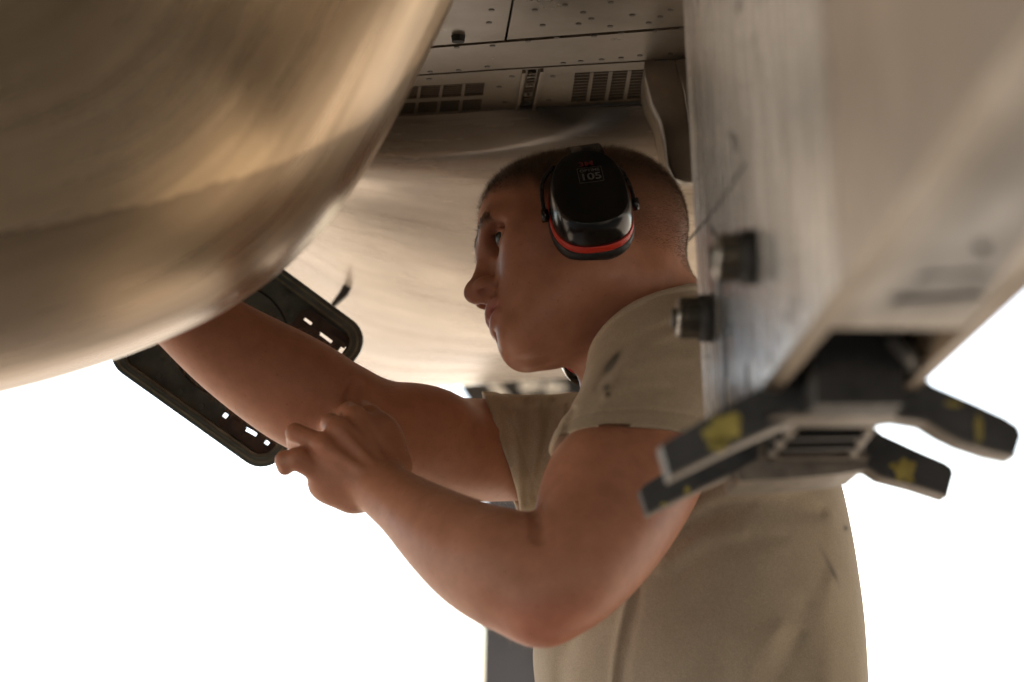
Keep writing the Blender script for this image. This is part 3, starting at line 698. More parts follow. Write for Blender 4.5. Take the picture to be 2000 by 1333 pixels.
def field_mesh(name, V, F, smooth=2):
    """camera-frame points -> a world mesh, lightly relaxed"""
    for _ in range(smooth):
        S = np.zeros_like(V); n_ = np.zeros(len(V))
        for i in range(4):
            a, b_ = F[:, i], F[:, (i+1) % 4]
            for q in range(3): S[:, q] += np.bincount(a, V[b_, q], len(V))
            n_ += np.bincount(a, minlength=len(V))
        V = V*.5+.5*S/np.maximum(n_, 1)[:, None]
    F = np.ascontiguousarray(F[:, ::-1])          # depth axis turns the handedness round
    W = Wn(V).astype(np.float32)
    me = bpy.data.meshes.new(name); me.vertices.add(len(W)); me.vertices.foreach_set('co', W.ravel())
    me.loops.add(F.size); me.loops.foreach_set('vertex_index', F.ravel().astype(np.int32))
    me.polygons.add(len(F)); me.polygons.foreach_set('loop_start', np.arange(0, F.size, 4, dtype=np.int32)); me.polygons.foreach_set('use_smooth', np.ones(len(F), bool))
    me.update(calc_edges=True)
    # point normals
    n_ = np.zeros_like(W); p0, p1, p2 = W[F[:, 0]], W[F[:, 1]], W[F[:, 2]]; fn = np.cross(p1-p0, p2-p0)
    for i in range(4):
        for q in range(3): n_[:, q] += np.bincount(F[:, i], fn[:, q], len(W))
    n_ /= np.linalg.norm(n_, axis=1, keepdims=True)+1e-12
    return me, V, W, n_

# ---- head pose (camera frame): forward, left (towards the camera), up
PSI, EPS, PIT = R(-6), R(37), R(12)
HO = C(1148, 510, 2.42); HS = 1.04
def head_basis():
    sp_, cp_, se, ce, sq, cq = math.sin(PSI), math.cos(PSI), math.sin(EPS), math.cos(EPS), math.sin(PIT), math.cos(PIT)
    out = []
    for v in ((-cp_, 0, sp_), (-sp_, 0, -cp_), (0, 1, 0)):
        x, y, z = v[0], ce*v[1]-se*v[2], se*v[1]+ce*v[2]
        out.append((cq*x-sq*y, sq*x+cq*y, z))
    return np.array(out, np.float32)
HB = head_basis()                       # rows f, l, u
def hp(f, l_, u): return HO+HS*(f*HB[0]+l_*HB[1]+u*HB[2])
def to_head(V): return ((V-HO)@HB.T)/HS

BODY = Field((-.42, -.30, 1.95), (.235, .205, 2.76), H)
def cn(a, b_, ra, rb, k=.02): BODY.cone(C(*a), C(*b_), ra, rb, k)
def chain(pts, k, m_=80):
    """one limb: tapered segments along a smooth curve, joined without swelling, then blended in"""
    q = np.array([tuple(C(a, b_, c_))+(r_,) for a, b_, c_, r_ in pts], np.float32); q = spline(q, m_).astype(np.float32); mg = q[:, 3].max()+k+.006
    sl, x, y, z = BODY.block(q[:, :3].min(0)-mg, q[:, :3].max(0)+mg); d = np.full([s_.stop-s_.start for s_ in sl], .05, np.float32)
    for i in range(m_-1):
        s2, x, y, z = BODY.block(np.minimum(q[i, :3], q[i+1, :3])-mg, np.maximum(q[i, :3], q[i+1, :3])+mg)
        loc = tuple(slice(max(b_.start-a.start, 0), b_.stop-a.start) for a, b_ in zip(sl, s2))
        e = cone_d(x, y, z, q[i, :3], q[i+1, :3], q[i, 3], q[i+1, 3]); d[loc] = np.minimum(d[loc], e)
    BODY.put(sl, d, k)
# near (left) arm
chain([(1318, 752, 2.335, .057), (1250, 900, 2.215, .0628), (1180, 1025, 2.13, .0585), (1110, 1120, 2.075, .0500), (1062, 1174, 2.06, .0370)], .02)
BODY.ell(C(1046, 1194, 2.075), (.023, .019, .024), None, .022)
BODY.ell(C(1158, 965, 2.15), (.040, .055, .046), None, .03)          # biceps
chain([(1058, 1172, 2.06, .0370), (1000, 1124, 2.085, .0500), (935, 1090, 2.115, .0480), (870, 1048, 2.15, .0405), (800, 995, 2.195, .0310), (755, 962, 2.222, .0270), (730, 942, 2.235, .0260)], .012, 90)
BODY.ell(C(1000, 1075, 2.085), (.036, .024, .034), None, .025)
# near hand
def hn(p, q, a, b_, k=.008): BODY.cone(C(*p), C(*q), a, b_, k)
wr = (735, 950, 2.235)
MC = {'i': (632, 872, 2.232), 'm': (661, 838, 2.240), 'r': (692, 815, 2.258), 'p': (722, 812, 2.282)}
hn(wr, MC['i'], .0205, .0124, .008); hn((745, 935, 2.24), MC['m'], .0205, .0124, .007); hn((755, 925, 2.25), MC['r'], .0195, .0116, .007); hn((765, 915, 2.265), MC['p'], .019, .0108, .007)
BODY.ell(C(700, 900, 2.252), (.034, .032, .018), None, .012)
BODY.ell(C(745, 880, 2.268), (.022, .034, .022), None, .015)
BODY.ell(C(668, 945, 2.245), (.032, .022, .021), None, .014)         # base of the thumb
for a, b_, ra, rb in (((632, 868, 2.232), (577, 846, 2.244), .0096, .0090), ((577, 846, 2.244), (576, 866, 2.272), .0088, .0082), ((578, 868, 2.276), (600, 884, 2.290), .0080, .0070),
                      ((661, 838, 2.242), (645, 826, 2.290), .0102, .0090), ((645, 826, 2.290), (641, 832, 2.335), .0088, .0082), ((641, 832, 2.335), (646, 842, 2.365), .0080, .0070),
                      ((692, 815, 2.262), (681, 803, 2.312), .0096, .0086), ((681, 803, 2.312), (676, 806, 2.352), .0084, .0078), ((676, 806, 2.352), (682, 815, 2.372), .0078, .0070),
                      ((722, 812, 2.286), (711, 799, 2.330), .0086, .0078), ((711, 799, 2.330), (704, 800, 2.362), .0076, .0070), ((704, 800, 2.362), (708, 808, 2.378), .0070, .0062)):
    hn(a, b_, ra, rb, .0028)
for a, b_ in (((725, 930, 2.2155), (636, 872, 2.2205)), ((735, 915, 2.2185), (664, 840, 2.2290)), ((745, 900, 2.228), (694, 818, 2.251))):
    BODY.cone(C(*a), C(*b_), .0022, .0034, .006)                     # tendons
for a, r_ in (((633, 871, 2.2265), .0078), ((662, 838, 2.2355), .0078), ((693, 816, 2.2555), .0072)):
    BODY.ell(C(*a), (r_, r_, r_), None, .006)                         # knuckles
hn((690, 965, 2.245), (630, 924, 2.238), .0180, .0115, .010); hn((630, 924, 2.238), (582, 897, 2.232), .0112, .0108, .004); hn((582, 897, 2.232), (557, 900, 2.233), .0106, .0092, .003); hn((557, 900, 2.233), (557, 913, 2.236), .0090, .0078, .003)
# far (right) arm reaching up into the pod
chain([(1120, 868, 2.61, .0560), (1000, 878, 2.555, .0545), (880, 876, 2.50, .0530), (770, 848, 2.45, .0490), (690, 822, 2.425, .0455)], .02)
BODY.ell(C(820, 826, 2.46), (.050, .032, .038), None, .03)
chain([(700, 826, 2.425, .0440), (640, 797, 2.417, .0520), (575, 760, 2.408, .0545), (460, 688, 2.40, .0475), (362, 616, 2.39, .0385), (292, 562, 2.375, .0295), (225, 512, 2.35, .0330)], .02, 90)
BODY.ell(C(205, 495, 2.34), (.036, .036, .022), None, .015)
for k, (x, y) in enumerate(((120, 470), (128, 440), (146, 418), (168, 402))):
    a = C(175+k*9, 480-k*12, 2.33); b_ = C(x, y, 2.305); c_ = C(x-22+k*6, y-14-k*3, 2.275)
    BODY.cone(a, b_, .011, .0095, .004); BODY.cone(b_, c_, .0092, .008, .004)
BODY.cone(C(210, 530, 2.33), C(165, 545, 2.30), .014, .0105, .006); BODY.cone(C(165, 545, 2.30), C(130, 530, 2.285), .0105, .009, .005)
# creases, ridges and veins laid on the surface
def surf_d(px, py, d0=1.98, d1=2.7):
    ds = np.arange(d0, d1, .001); p = np.stack(((px-1000)/FPX*ds, (666.5-py)/FPX*ds, ds), -1); ii = np.round((p-BODY.lo)/H).astype(int)
    ok = ((ii >= 0) & (ii < BODY.n)).all(1); v = np.where(ok, BODY.a[tuple(np.clip(ii, 0, BODY.n-1).T)], 1.); h = np.flatnonzero(v < 0)
    return ds[h[0]] if len(h) else None
def mark(pts, r, k, op, sink=0.):
    q = [(x, y, surf_d(x, y)) for x, y in spline(pts, 12)]; q = [C(a, b_, c_+sink) for a, b_, c_ in q if c_]
    for i in range(len(q)-1):
        if np.linalg.norm(q[i+1]-q[i]) < .05: BODY.cone(q[i], q[i+1], r, r, k, op)
mark([(1034, 990), (1045, 1004), (1050, 1030), (1050, 1050)], .0012, .010, 's', -.0024)
mark([(700, 745), (692, 765), (682, 785)], .0012, .010, 's', -.0022)
# neck and the trunk inside the shirt
NB = C(1292, 742, 2.44)
BODY.cone(hp(-.026, 0, -.035), NB, .055, .060, .022)
BODY.cone(hp(-.044, 0, -.012), C(1335, 700, 2.46), .040, .054, .025)
BODY.cone(hp(-.012, .052, -.035), C(1215, 765, 2.40), .017, .017, .03)     # neck muscle
BODY.cone(NB, C(1330, 960, 2.42), .075, .10, .05)
BODY.cone(C(1300, 790, 2.36), C(1190, 850, 2.56), .045, .04, .02)
# ---- head, in its own axes
sl, x, y, z = BODY.block(HO-.19, HO+.19)
x, y, z = (x-HO[0])/HS, (y-HO[1])/HS, (z-HO[2])/HS
hf = HB[0][0]*x+HB[0][1]*y+HB[0][2]*z; hl = HB[1][0]*x+HB[1][1]*y+HB[1][2]*z; hu = HB[2][0]*x+HB[2][1]*y+HB[2][2]*z
al = np.abs(hl)
hd = np.full(hf.shape, .06, np.float32)
def A_(v): return np.array(v, np.float32)
def he(c_, r, k=.015, op='u', M=None, sym=True):
    global hd
    d = ell_d(hf, al if sym else hl, hu, c_, A_(r), M); hd = smin(hd, d, k) if op == 'u' else -smin(-hd, d, k)
def hc(p, q, a, b_, k=.012, op='u'):
    global hd
    d = cone_d(hf, al, hu, A_(p), A_(q), a, b_); hd = smin(hd, d, k) if op == 'u' else -smin(-hd, d, k)
he((-.008, 0, .040), (.090, .0750, .073), .01)
he((-.042, 0, .032), (.054, .062, .058), .03)
he((.042, 0, .050), (.056, .062, .056), .03)
he((.026, 0, -.015), (.062, .060, .078), .03)
he((.048, 0, -.042), (.042, .041, .058), .025)
hc((.010, .049, -.055), (.076, .016, -.087), .0165, .0155, .03)     # jaw
hc((.004, .056, -.012), (.010, .050, -.056), .016, .016, .03)
he((.081, 0, -.083), (.0180, .023, .0185), .02)                      # chin
he((.080, 0, -.054), (.0235, .027, .028), .014)                       # muzzle
he((.054, .043, -.013), (.021, .019, .016), .025)                     # cheekbone
hc((.030, .060, .000), (.062, .050, -.004), .012, .013, .025)
he((.060, .032, -.040), (.018, .016, .024), .03)                     # cheek
hc((.0925, .008, .0270), (.0820, .034, .0315), .0110, .0105, .018)       # brow
hc((.0820, .034, .0315), (.060, .053, .024), .0105, .0090, .018)
hc((.0955, 0, .017), (.1095, 0, -.012), .0075, .0085, .012)           # nose
he((.1115, 0, -.0190), (.0125, .0115, .0110), .007)
he((.1010, .0128, -.0210), (.0130, .0080, .0088), .005)
hc((.098, 0, -.034), (.106, 0, -.026), .004, .0045, .006)
he((.082, .033, .0155), (.013, .017, .0115), .012, 's')              # socket
he((.0735, .0325, .0155), (.0140, .0150, .0140), .004)               # lids
he((.0868, .0335, .0140), (.0085, .0138, .0047), .0015, 's')
hc((.0840, .020, .0215), (.0770, .045, .0205), .0013, .0013, .004, 's')
he((.1045, .0108, -.0300), (.0076, .0050, .0070), .0015, 's')         # nostril
he((.0975, 0, -.0485), (.0112, .0260, .0078), .004)                  # lips
he((.0952, 0, -.0622), (.0112, .0240, .0082), .004)
hc((.1085, 0, -.0556), (.1005, .013, -.0554), .0013, .0013, .0035, 's')
hc((.1005, .013, -.0554), (.0825, .0295, -.0580), .0016, .0022, .0035, 's')
hc((.0960, 0, -.0745), (.0880, .014, -.0745), .004, .003, .008, 's')   # fold above the chin
hc((.0900, .0185, -.030), (.0800, .0300, -.047), .0012, .0012, .008, 's')
he((-.004, .072, -.004), (.016, .006, .027), .006)                   # ears, under the cups
hd *= HS
BODY.put(sl, hd, .022)
V, F = BODY.mesh()
BODY.a = None
me, V, W_, N_ = field_mesh('body', V, F, 1)
hv = to_head(V); f_, l_, u_ = hv.T; al_ = np.abs(l_)
isH = (np.abs(hv) < .2).all(1) & (u_ > -.13)
px_ = V[:, 0]/V[:, 2]*FPX+1000; py_ = 666.5-V[:, 1]/V[:, 2]*FPX
def g3(c_, r): return np.exp(-(((f_-c_[0])/r[0])**2+((al_-c_[1])/r[1])**2+((u_-c_[2])/r[2])**2))
tone = np.tile(np.array((.40, .185, .112)), (len(V), 1))
def toward(col, m): 
    global tone
    m = np.clip(m, 0, 1)[:, None]; tone = tone*(1-m)+np.array(col)*m
def gp(cx, cy, rx, ry): return np.exp(-((px_-cx)/rx)**2-((py_-cy)/ry)**2)
toward((.50, .19, .12), .85*gp(1075, 1225, 110, 70)); toward((.47, .205, .13), .55*gp(1180, 1010, 230, 200)); toward((.43, .18, .11), .35*gp(620, 880, 90, 80))
toward((.42, .185, .125), .6*isH*g3((.06, .045, -.02), (.03, .025, .03)))
toward((.42, .17, .12), .6*isH*g3((.112, 0, -.02), (.014, .014, .014)))
lipm = isH*np.clip(1.6-np.sqrt(((f_-.0965)/.014)**2+(al_/.026)**2+((u_+.0560)/.0135)**2)*1.25, 0, 1)
toward((.36, .115, .10), .95*np.clip(lipm*1.6, 0, 1))
# cropped hair shows on the scalp
hair_line = .052+.030*np.clip((f_+.02)/.1, 0, 1)+.012*np.cos(al_*60)*(f_ > .03)
scalp = isH & (u_ > -.055)
upper = np.clip((u_-(-.035+np.clip((f_-.020)/.025, 0, 1)*.070+np.clip((f_-.055)/.03, 0, 1)*.026))/.036, 0, 1)
upper *= np.clip((.100-f_)/.018, 0, 1)
ks = upper*scalp
toward((.045, .026, .015), .92*ks*(.5+.5*np.clip((u_-.005)/.05, 0, 1)))
brow_c = np.clip((al_-.008)/.04, 0, 1)
browm = isH*np.exp(-((u_-(.0305+.007*np.sin(brow_c*2.2)-.004*brow_c))/.0050)**2)*(al_ > .007)*(al_ < .05)*(f_ > .05)
toward((.05, .028, .016), .85*browm)
toward((.30, .15, .10), .35*isH*np.exp(-((f_-.06)/.06)**2-((u_+.075)/.04)**2))        # beard shadow
nailm = np.clip(1.5-np.sqrt(((px_-559)/11)**2+((py_-900)/9)**2), 0, 1)*(V[:, 2] < 2.235)
toward((.50, .30, .22), .6*nailm)
set_color(me, 'tone', np.concatenate((tone, np.ones((len(V), 1))), 1))
FEET = P(1360, 1500, 2.42); FEET.z = 0
PER = empty('person', FEET)
tag(PER, 'person with cropped hair in a tan t-shirt reaching up under the aircraft', 'person')
body = link('body', me, 'skin', PER)
# eyes
for s_ in (1, -1):
    bm = bmesh.new(); bmesh.ops.create_uvsphere(bm, u_segments=32, v_segments=24, radius=.0128*HS)
    ce = Vector(Wn(hp(.0740, .0325*s_, .0152))); fw = Vector(Wn(hp(1, .42*s_, -.12))-Wn(hp(0, 0, 0))).normalized(); q = fw.to_track_quat('Z', 'Y').to_matrix()
    for v in bm.verts: v.co = ce+q@v.co
    em = bm_mesh('eye', bm); cc = []
    for v in em.vertices:
        a = (v.co-ce).normalized().angle(fw); cc.append((.008, .006, .005, 1) if a < .24 else ((.025, .025, .022, 1) if a < .56 else (.16, .13, .11, 1)))  # sclera coloured dark in place of lid and lash shade
    set_color(em, 'tone', cc); link('eye', em, 'eye_wet', body, True)
# ---- hairs: short strands standing on the skin
def strands(name, idx, ln, wd, dirn, col, parent, jit=.3, side=None):
    n_ = len(idx); base = W_[idx]+rng.normal(0, .0006, (n_, 3)); d = dirn+rng.normal(0, jit, (n_, 3)); d /= np.linalg.norm(d, axis=1, keepdims=True)
    ln = np.broadcast_to(ln, (n_,))*rng.uniform(.65, 1.25, n_)
    rv_ = rng.normal(0, 1, (n_, 3)); sd_ = np.cross(d, rv_); sd_ /= np.linalg.norm(sd_, axis=1, keepdims=True)
    base = base-N_[idx]*.0006
    vs = np.stack((base-sd_*wd, base+sd_*wd, base+d*ln[:, None]), 1).reshape(-1, 3)
    m_ = pymesh(name, vs, np.arange(n_*3).reshape(-1, 3)); cc = col[None]*rng.uniform(.6, 1.5, (n_, 1)); cc = np.repeat(np.concatenate((cc, np.ones((n_, 1))), 1), 3, 0)
    set_color(m_, 'tone', cc); return link(name, m_, 'hair', parent)
bk = Wn(hp(-1, 0, 0))-Wn(hp(0, 0, 0)); up_ = Wn(hp(0, 0, 1))-Wn(hp(0, 0, 0)); bk /= np.linalg.norm(bk); up_ /= np.linalg.norm(up_)
cand = np.flatnonzero(ks > .05); pick = rng.choice(cand, 150000); pick = pick[rng.random(len(pick)) < ks[pick]**.7]
top = np.clip((u_[pick]-.03)/.06, 0, 1)
strands('hair', pick, .0030+.0065*top, (.00008+.00005*top)[:, None], N_[pick]*.7+bk*(.5*(1-top))[:, None]-up_*(.6*(1-top))[:, None]+bk*.3, np.array((.105, .062, .035)), PER)
cand = np.flatnonzero(browm > .25); pick = rng.choice(cand, 1800)
outw = Wn(hp(-.6, 0, .1))-Wn(hp(0, 0, 0)); strands('eyebrow', pick, .0045, .00014, N_[pick]*.55+outw, np.array((.05, .028, .016)), PER)
lash = isH*np.exp(-((f_-.0835)/.004)**2-((u_-.0185)/.0022)**2-((al_-.033)/.012)**2); cand = np.flatnonzero(lash > .35)
if len(cand): pick = rng.choice(cand, 220); strands('eyelash', pick, .007, .00012, N_[pick]*.4+bk*-.9+up_*.25, np.array((.06, .035, .02)), PER, .15)
armm = ((px_ < 1180) & (py_ > 560) & ~isH); cand = np.flatnonzero(armm & (np.abs(N_@CF) < .55)); pick = rng.choice(cand, 9000)
strands('arm_hair', pick, .0085, .00006, N_[pick]*.55+np.array((.5, 0, -.35)), np.array((.42, .27, .15)), PER, .25)

# ---- t-shirt
SH = .002
SHIRT = Field(C(905, 1560, 2.3)+np.array((0, 0, -.16)), np.array((.385, .055, 2.80)), SH)
sx, sy, sz = SHIRT.ax[0][:, None, None], SHIRT.ax[1][None, :, None], SHIRT.ax[2][None, None, :]
TD = 2.42
prof = np.array([  # picture row, left, right, depth half-width, depth middle
 (590, 1305, 1375, .050, 2.45), (630, 1275, 1410, .080, 2.45), (670, 1240, 1455, .115, 2.44), (715, 1205, 1505, .150, 2.43), (770, 1165, 1550, .180, 2.43), (830, 1130, 1595, .192, 2.43),
 (930, 1100, 1634, .196, 2.42), (1050, 1085, 1660, .190, 2.42), (1180, 1060, 1680, .182, 2.42), (1260, 1037, 1686, .180, 2.42), (1333, 1045, 1690, .180, 2.42), (1450, 1055, 1690, .182, 2.42), (1600, 1060, 1690, .185, 2.42)], float)
yy = (666.5-prof[:, 0])/FPX*TD; o_ = np.argsort(yy)
Y = SHIRT.ax[1]; gi = lambda c_: np.interp(Y, yy[o_], c_[o_])
sm = lambda v: np.convolve(np.pad(v, 12, 'edge'), np.ones(25)/25, 'valid')
lx, rx_ = sm(gi((prof[:, 1]-1000)/FPX*TD)), sm(gi((prof[:, 2]-1000)/FPX*TD)); dz_, cz_ = sm(gi(prof[:, 3])), sm(gi(prof[:, 4]))
cx_, hx = ((lx+rx_)/2)[None, :, None].astype(np.float32), ((rx_-lx)/2)[None, :, None].astype(np.float32); dz_, cz_ = dz_[None, :, None].astype(np.float32), cz_[None, :, None].astype(np.float32)
ea, eb = np.abs((sx-cx_)/hx), np.abs((sz-cz_)/dz_)
kk = (ea**2.35+eb**2.35)**(1/2.35)
SHIRT.a = ((kk-1)*np.minimum(hx, dz_)*.9).astype(np.float32)
del ea, eb, kk
def sleeve(S_, Hm, r0, r1, rin, kshape, cutp=None, cutn=None):
    """a tapered sleeve cut square at its hem, hollow at the mouth"""
    S_, Hm = C(*S_), C(*Hm); ax_ = (Hm-S_)/np.linalg.norm(Hm-S_); ext = Hm+ax_*.05
    cp, cn_ = (C(*cutp), np.array(cutn)/np.linalg.norm(cutn)) if cutp else (Hm, ax_)
    m = .13; sl, x, y, z = SHIRT.block(np.minimum(S_, ext)-m, np.maximum(S_, ext)+m)
    ln = np.linalg.norm(Hm-S_); d = cone_d(x, y, z, A_(S_), A_(ext), r0, r1)
    t = (x-cp[0])*cn_[0]+(y-cp[1])*cn_[1]+(z-cp[2])*cn_[2]
    # hem band and the row of stitches behind it
    d = d-.0012*((t > -.019))+.0016*np.exp(-((t+.0195)/.0016)**2)+.0009*np.exp(-((t+.0165)/.0010)**2)
    # soft gathers running along the sleeve
    e0 = np.cross(ax_, (0, 0, 1.)); e0 /= np.linalg.norm(e0); e1_ = np.cross(ax_, e0)
    an = np.arctan2((x-Hm[0])*e1_[0]+(y-Hm[1])*e1_[1]+(z-Hm[2])*e1_[2], (x-Hm[0])*e0[0]+(y-Hm[1])*e0[1]+(z-Hm[2])*e0[2])
    d = d+kshape*(np.sin(an*7+t*22)*.5+np.sin(an*12-t*35+1.)*.5)*np.clip(1.2+t*6, .2, 1)
    d = np.maximum(d, t)
    inner = np.maximum(cone_d(x, y, z, A_(Hm-ax_*(.028 if cutp is None else .13)), A_(ext), rin, rin), -(t+.024))
    cur = smin(SHIRT.a[sl], d, .03)
    # whatever of the trunk reaches past the hem plane inside the sleeve's own tube stays, the mouth is hollowed
    SHIRT.a[sl] = -smin(-cur, inner, .003)
sleeve((1325, 745, 2.34), (1180, 1000, 2.15), .080, .0680, .0200, .0004, (1238, 874, 2.21), (.03, -.95, -.30))
sleeve((1150, 900, 2.60), (972, 893, 2.545), .068, .0660, .0575, .0020, (980, 893, 2.545), (-.955, -.297, -.06))
# trapezius and deltoid
for a, b_, ra, rb, k in (((1345, 690, 2.45), (1305, 740, 2.33), .045, .060, .05), ((1280, 770, 2.44), (1190, 890, 2.56), .05, .05, .05)):
    SHIRT.cone(C(*a), C(*b_), ra, rb, k)
# neck opening with its ribbed collar
sl, x, y, z = SHIRT.block(hp(-.02, 0, -.05)-.13, C(1262, 728, 2.44)+.13); dn = cone_d(x, y, z, A_(hp(-.02, 0, -.05)), A_(C(1262, 728, 2.44)), .066, .066)
col_ = np.maximum(np.abs(dn-.008)-.008, np.abs(SHIRT.a[sl])-.0035); SHIRT.put(sl, col_, .002)
SHIRT.cone(hp(-.02, 0, -.05), C(1262, 728, 2.44), .066, .066, .006, 's')
# folds (picture polylines, pushed out or in on the near side)
xs_, ys_ = sx/sz*FPX+1000, 666.5-sy/sz*FPX
def fold(pts, wd, hgt, zmax=2.45, grow=True):
    pts = spline(pts, 14); lo = pts.min(0)-3*wd; hi = pts.max(0)+3*wd
    zz = 2.3; c0, c1 = C(lo[0], hi[1], 2.55), C(hi[0], lo[1], 2.2)
    sl, x, y, z = SHIRT.block((min(c0[0], C(lo[0], hi[1], 2.2)[0]), min(c0[1], C(lo[0], hi[1], 2.2)[1]), 2.1), (max(c1[0], C(hi[0], lo[1], 2.55)[0]), max(c1[1], C(hi[0], lo[1], 2.55)[1]), zmax))
    px, py = x/z*FPX+1000, 666.5-y/z*FPX; best = np.full(np.broadcast(px, py, z).shape, 1e9, np.float32)
    for i in range(len(pts)-1):
        a, b_ = pts[i], pts[i+1]; d = b_-a; t = np.clip(((px-a[0])*d[0]+(py-a[1])*d[1])/(d@d+1e-9), 0, 1)
        tt = (i+t)/(len(pts)-1); w_ = wd*(.5+.9*np.sin(np.pi*np.clip(tt, .05, .95))) if grow else wd
        best = np.minimum(best, ((px-a[0]-t*d[0])**2+(py-a[1]-t*d[1])**2)/(w_*w_))
    SHIRT.a[sl] -= hgt*np.exp(-best)
fold([(1625, 1130), (1615, 1210), (1618, 1290), (1612, 1400)], 24, .0022)
fold([(1575, 1180), (1566, 1240), (1570, 1330), (1560, 1400)], 26, -.002)
for pl_, h_ in (([(985, 800), (998, 900), (1012, 985)], -.004), ([(1006, 790), (1012, 890), (1020, 985)], .004), ([(1030, 785), (1032, 880), (1026, 980)], -.005), ([(1054, 785), (1050, 880), (1032, 975)], .004), ([(1078, 785), (1064, 870), (1038, 970)], -.005), ([(1102, 790), (1082, 870), (1044, 960)], .004), ([(1122, 800), (1096, 880), (1050, 950)], -.005)):
    fold(pl_, 8, h_*.55, 2.62)
fold([(1232, 1140), (1212, 1220), (1200, 1290), (1190, 1380)], 6, .003); fold([(1250, 1150), (1230, 1230), (1216, 1300), (1210, 1390)], 9, -.003)
fold([(1120, 1240), (1100, 1290), (1090, 1380)], 14, -.004); fold([(1520, 1230), (1470, 1290), (1440, 1380)], 26, .004); fold([(1560, 1240), (1520, 1320), (1500, 1400)], 18, -.003)
fold([(1310, 1080), (1380, 1010), (1470, 985)], 13, -.002); fold([(1330, 1120), (1420, 1060), (1530, 1050)], 18, -.0016)
fold([(1330, 1010), (1420, 960), (1560, 950)], 20, .003); fold([(1400, 1000), (1500, 985), (1600, 1000)], 22, -.003); fold([(1290, 1110), (1350, 1060), (1450, 1040)], 22, .003)
fold([(1165, 760), (1200, 700), (1260, 655), (1330, 625)], 9, -.002); fold([(1180, 775), (1215, 715), (1275, 668), (1340, 645)], 10, .0025)
fold([(1190, 800), (1240, 770), (1310, 760)], 14, -.002); fold([(1230, 720), (1290, 700), (1350, 700)], 16, .002)
V2, F2 = SHIRT.mesh(); SHIRT.a = None
# open at the waist, where the trousers take over
sme, V2, W2, N2 = field_mesh('t_shirt', V2, F2, 2)
px2 = V2[:, 0]/V2[:, 2]*FPX+1000; py2 = 666.5-V2[:, 1]/V2[:, 2]*FPX; near2 = (N2@CF) < .2
st = np.tile(np.array((.40, .322, .236)), (len(V2), 1))
wob = lambda s_: .5+.5*np.sin(px2*s_*.61+py2*s_*.37+3*np.sin(px2*s_*.2))
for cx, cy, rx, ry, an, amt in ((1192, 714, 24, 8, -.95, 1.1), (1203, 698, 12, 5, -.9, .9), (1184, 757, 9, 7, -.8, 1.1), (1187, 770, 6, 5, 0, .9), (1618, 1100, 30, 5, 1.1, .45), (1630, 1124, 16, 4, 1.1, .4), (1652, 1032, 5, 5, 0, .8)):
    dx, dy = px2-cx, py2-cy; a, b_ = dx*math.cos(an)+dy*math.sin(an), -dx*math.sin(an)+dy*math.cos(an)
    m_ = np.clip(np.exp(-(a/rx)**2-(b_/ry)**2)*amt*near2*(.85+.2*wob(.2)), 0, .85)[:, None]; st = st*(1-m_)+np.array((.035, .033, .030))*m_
set_color(sme, 'tone', np.concatenate((st, np.ones((len(V2), 1))), 1))
link('t_shirt', sme, 'shirt_cloth', PER)
# ---- trousers and boots below the frame
def leg(name, pts, rad, mat, parent=PER):
    link(name, tube_mesh(name, spline(pts, 24), list(np.interp(np.linspace(0, 1, 24), np.linspace(0, 1, len(rad)), rad)), 20), mat, parent, True)
hip = P(1370, 1480, 2.42)
link('trousers', tube_mesh('trousers', [hip+Vector((0, 0, h_)) for h_ in (-.20, -.12, -.05, .02, .08)], [.10, .165, .17, .165, .155], 28), 'trouser_cloth', PER, True)
for s_, dx in ((-1, .03), (1, -.06)):
    leg('trousers', [hip+Vector((0, s_*.09, -.08)), hip+Vector((dx-.02, s_*.12, -.5)), Vector((hip.x+dx, hip.y+s_*.14, .16))], [.105, .085, .075], 'trouser_cloth')
    bm = bmesh.new(); bmesh.ops.create_uvsphere(bm, u_segments=20, v_segments=14, radius=1)
    for v in bm.verts:
        t = v.co.x; v.co = Vector((hip.x+dx-.07+t*.15, hip.y+s_*.14+v.co.y*.05, max(.0, .055+v.co.z*(.06+.03*t))))
    link('boot', bm_mesh('boot', bm), 'boot_suede', PER, True)

# ------------------------------------------------------------------ ear muffs
EM = empty('ear_muffs', Vector(Wn(hp(0, 0, .02))))
tag(EM, 'black ear muffs with a red ring worn over cropped hair', 'ear muffs')
CT = R(1)     # the cup leans in the head's side plane
def cupp(s_, a, b_, o):
    if s_ < 0: a, b_ = a-.002, b_-.014      # the far cup sits a little lower
    return Vector(Wn(hp(.000+a*math.cos(CT)-b_*math.sin(CT), s_*o, -.007+a*math.sin(CT)+b_*math.cos(CT))))
def cup_ring(s_, ha, hb, o, n_=56, e=2.5, db=0.):
    out = []
    for i in range(n_):
        t = 2*math.pi*i/n_; c_, q = math.cos(t), math.sin(t)
        a = math.copysign(abs(c_)**(2/e), c_)*ha*(1-.10*q); b_ = math.copysign(abs(q)**(2/e), q)*hb+db
        out.append(cupp(s_, a, b_, o(a, b_) if callable(o) else o))
    return out
def loft(name, rings, mat, parent, cap=(True, True)):
    n_ = len(rings[0]); vs = [p for r_ in rings for p in r_]; fs = []
    for k in range(len(rings)-1):
        for i in range(n_): j = (i+1) % n_; fs.append((k*n_+i, k*n_+j, (k+1)*n_+j, (k+1)*n_+i))
    if cap[0]: fs.append(tuple(reversed(range(n_))))
    if cap[1]: fs.append(tuple((len(rings)-1)*n_+i for i in range(n_)))
    me_ = pymesh(name, vs, fs); bm = bmesh.new(); bm.from_mesh(me_); bmesh.ops.recalc_face_normals(bm, faces=bm.faces); bm.to_mesh(me_); bm.free()
    return link(name, me_, mat, parent, True)
HA, HBB = .0385, .0515
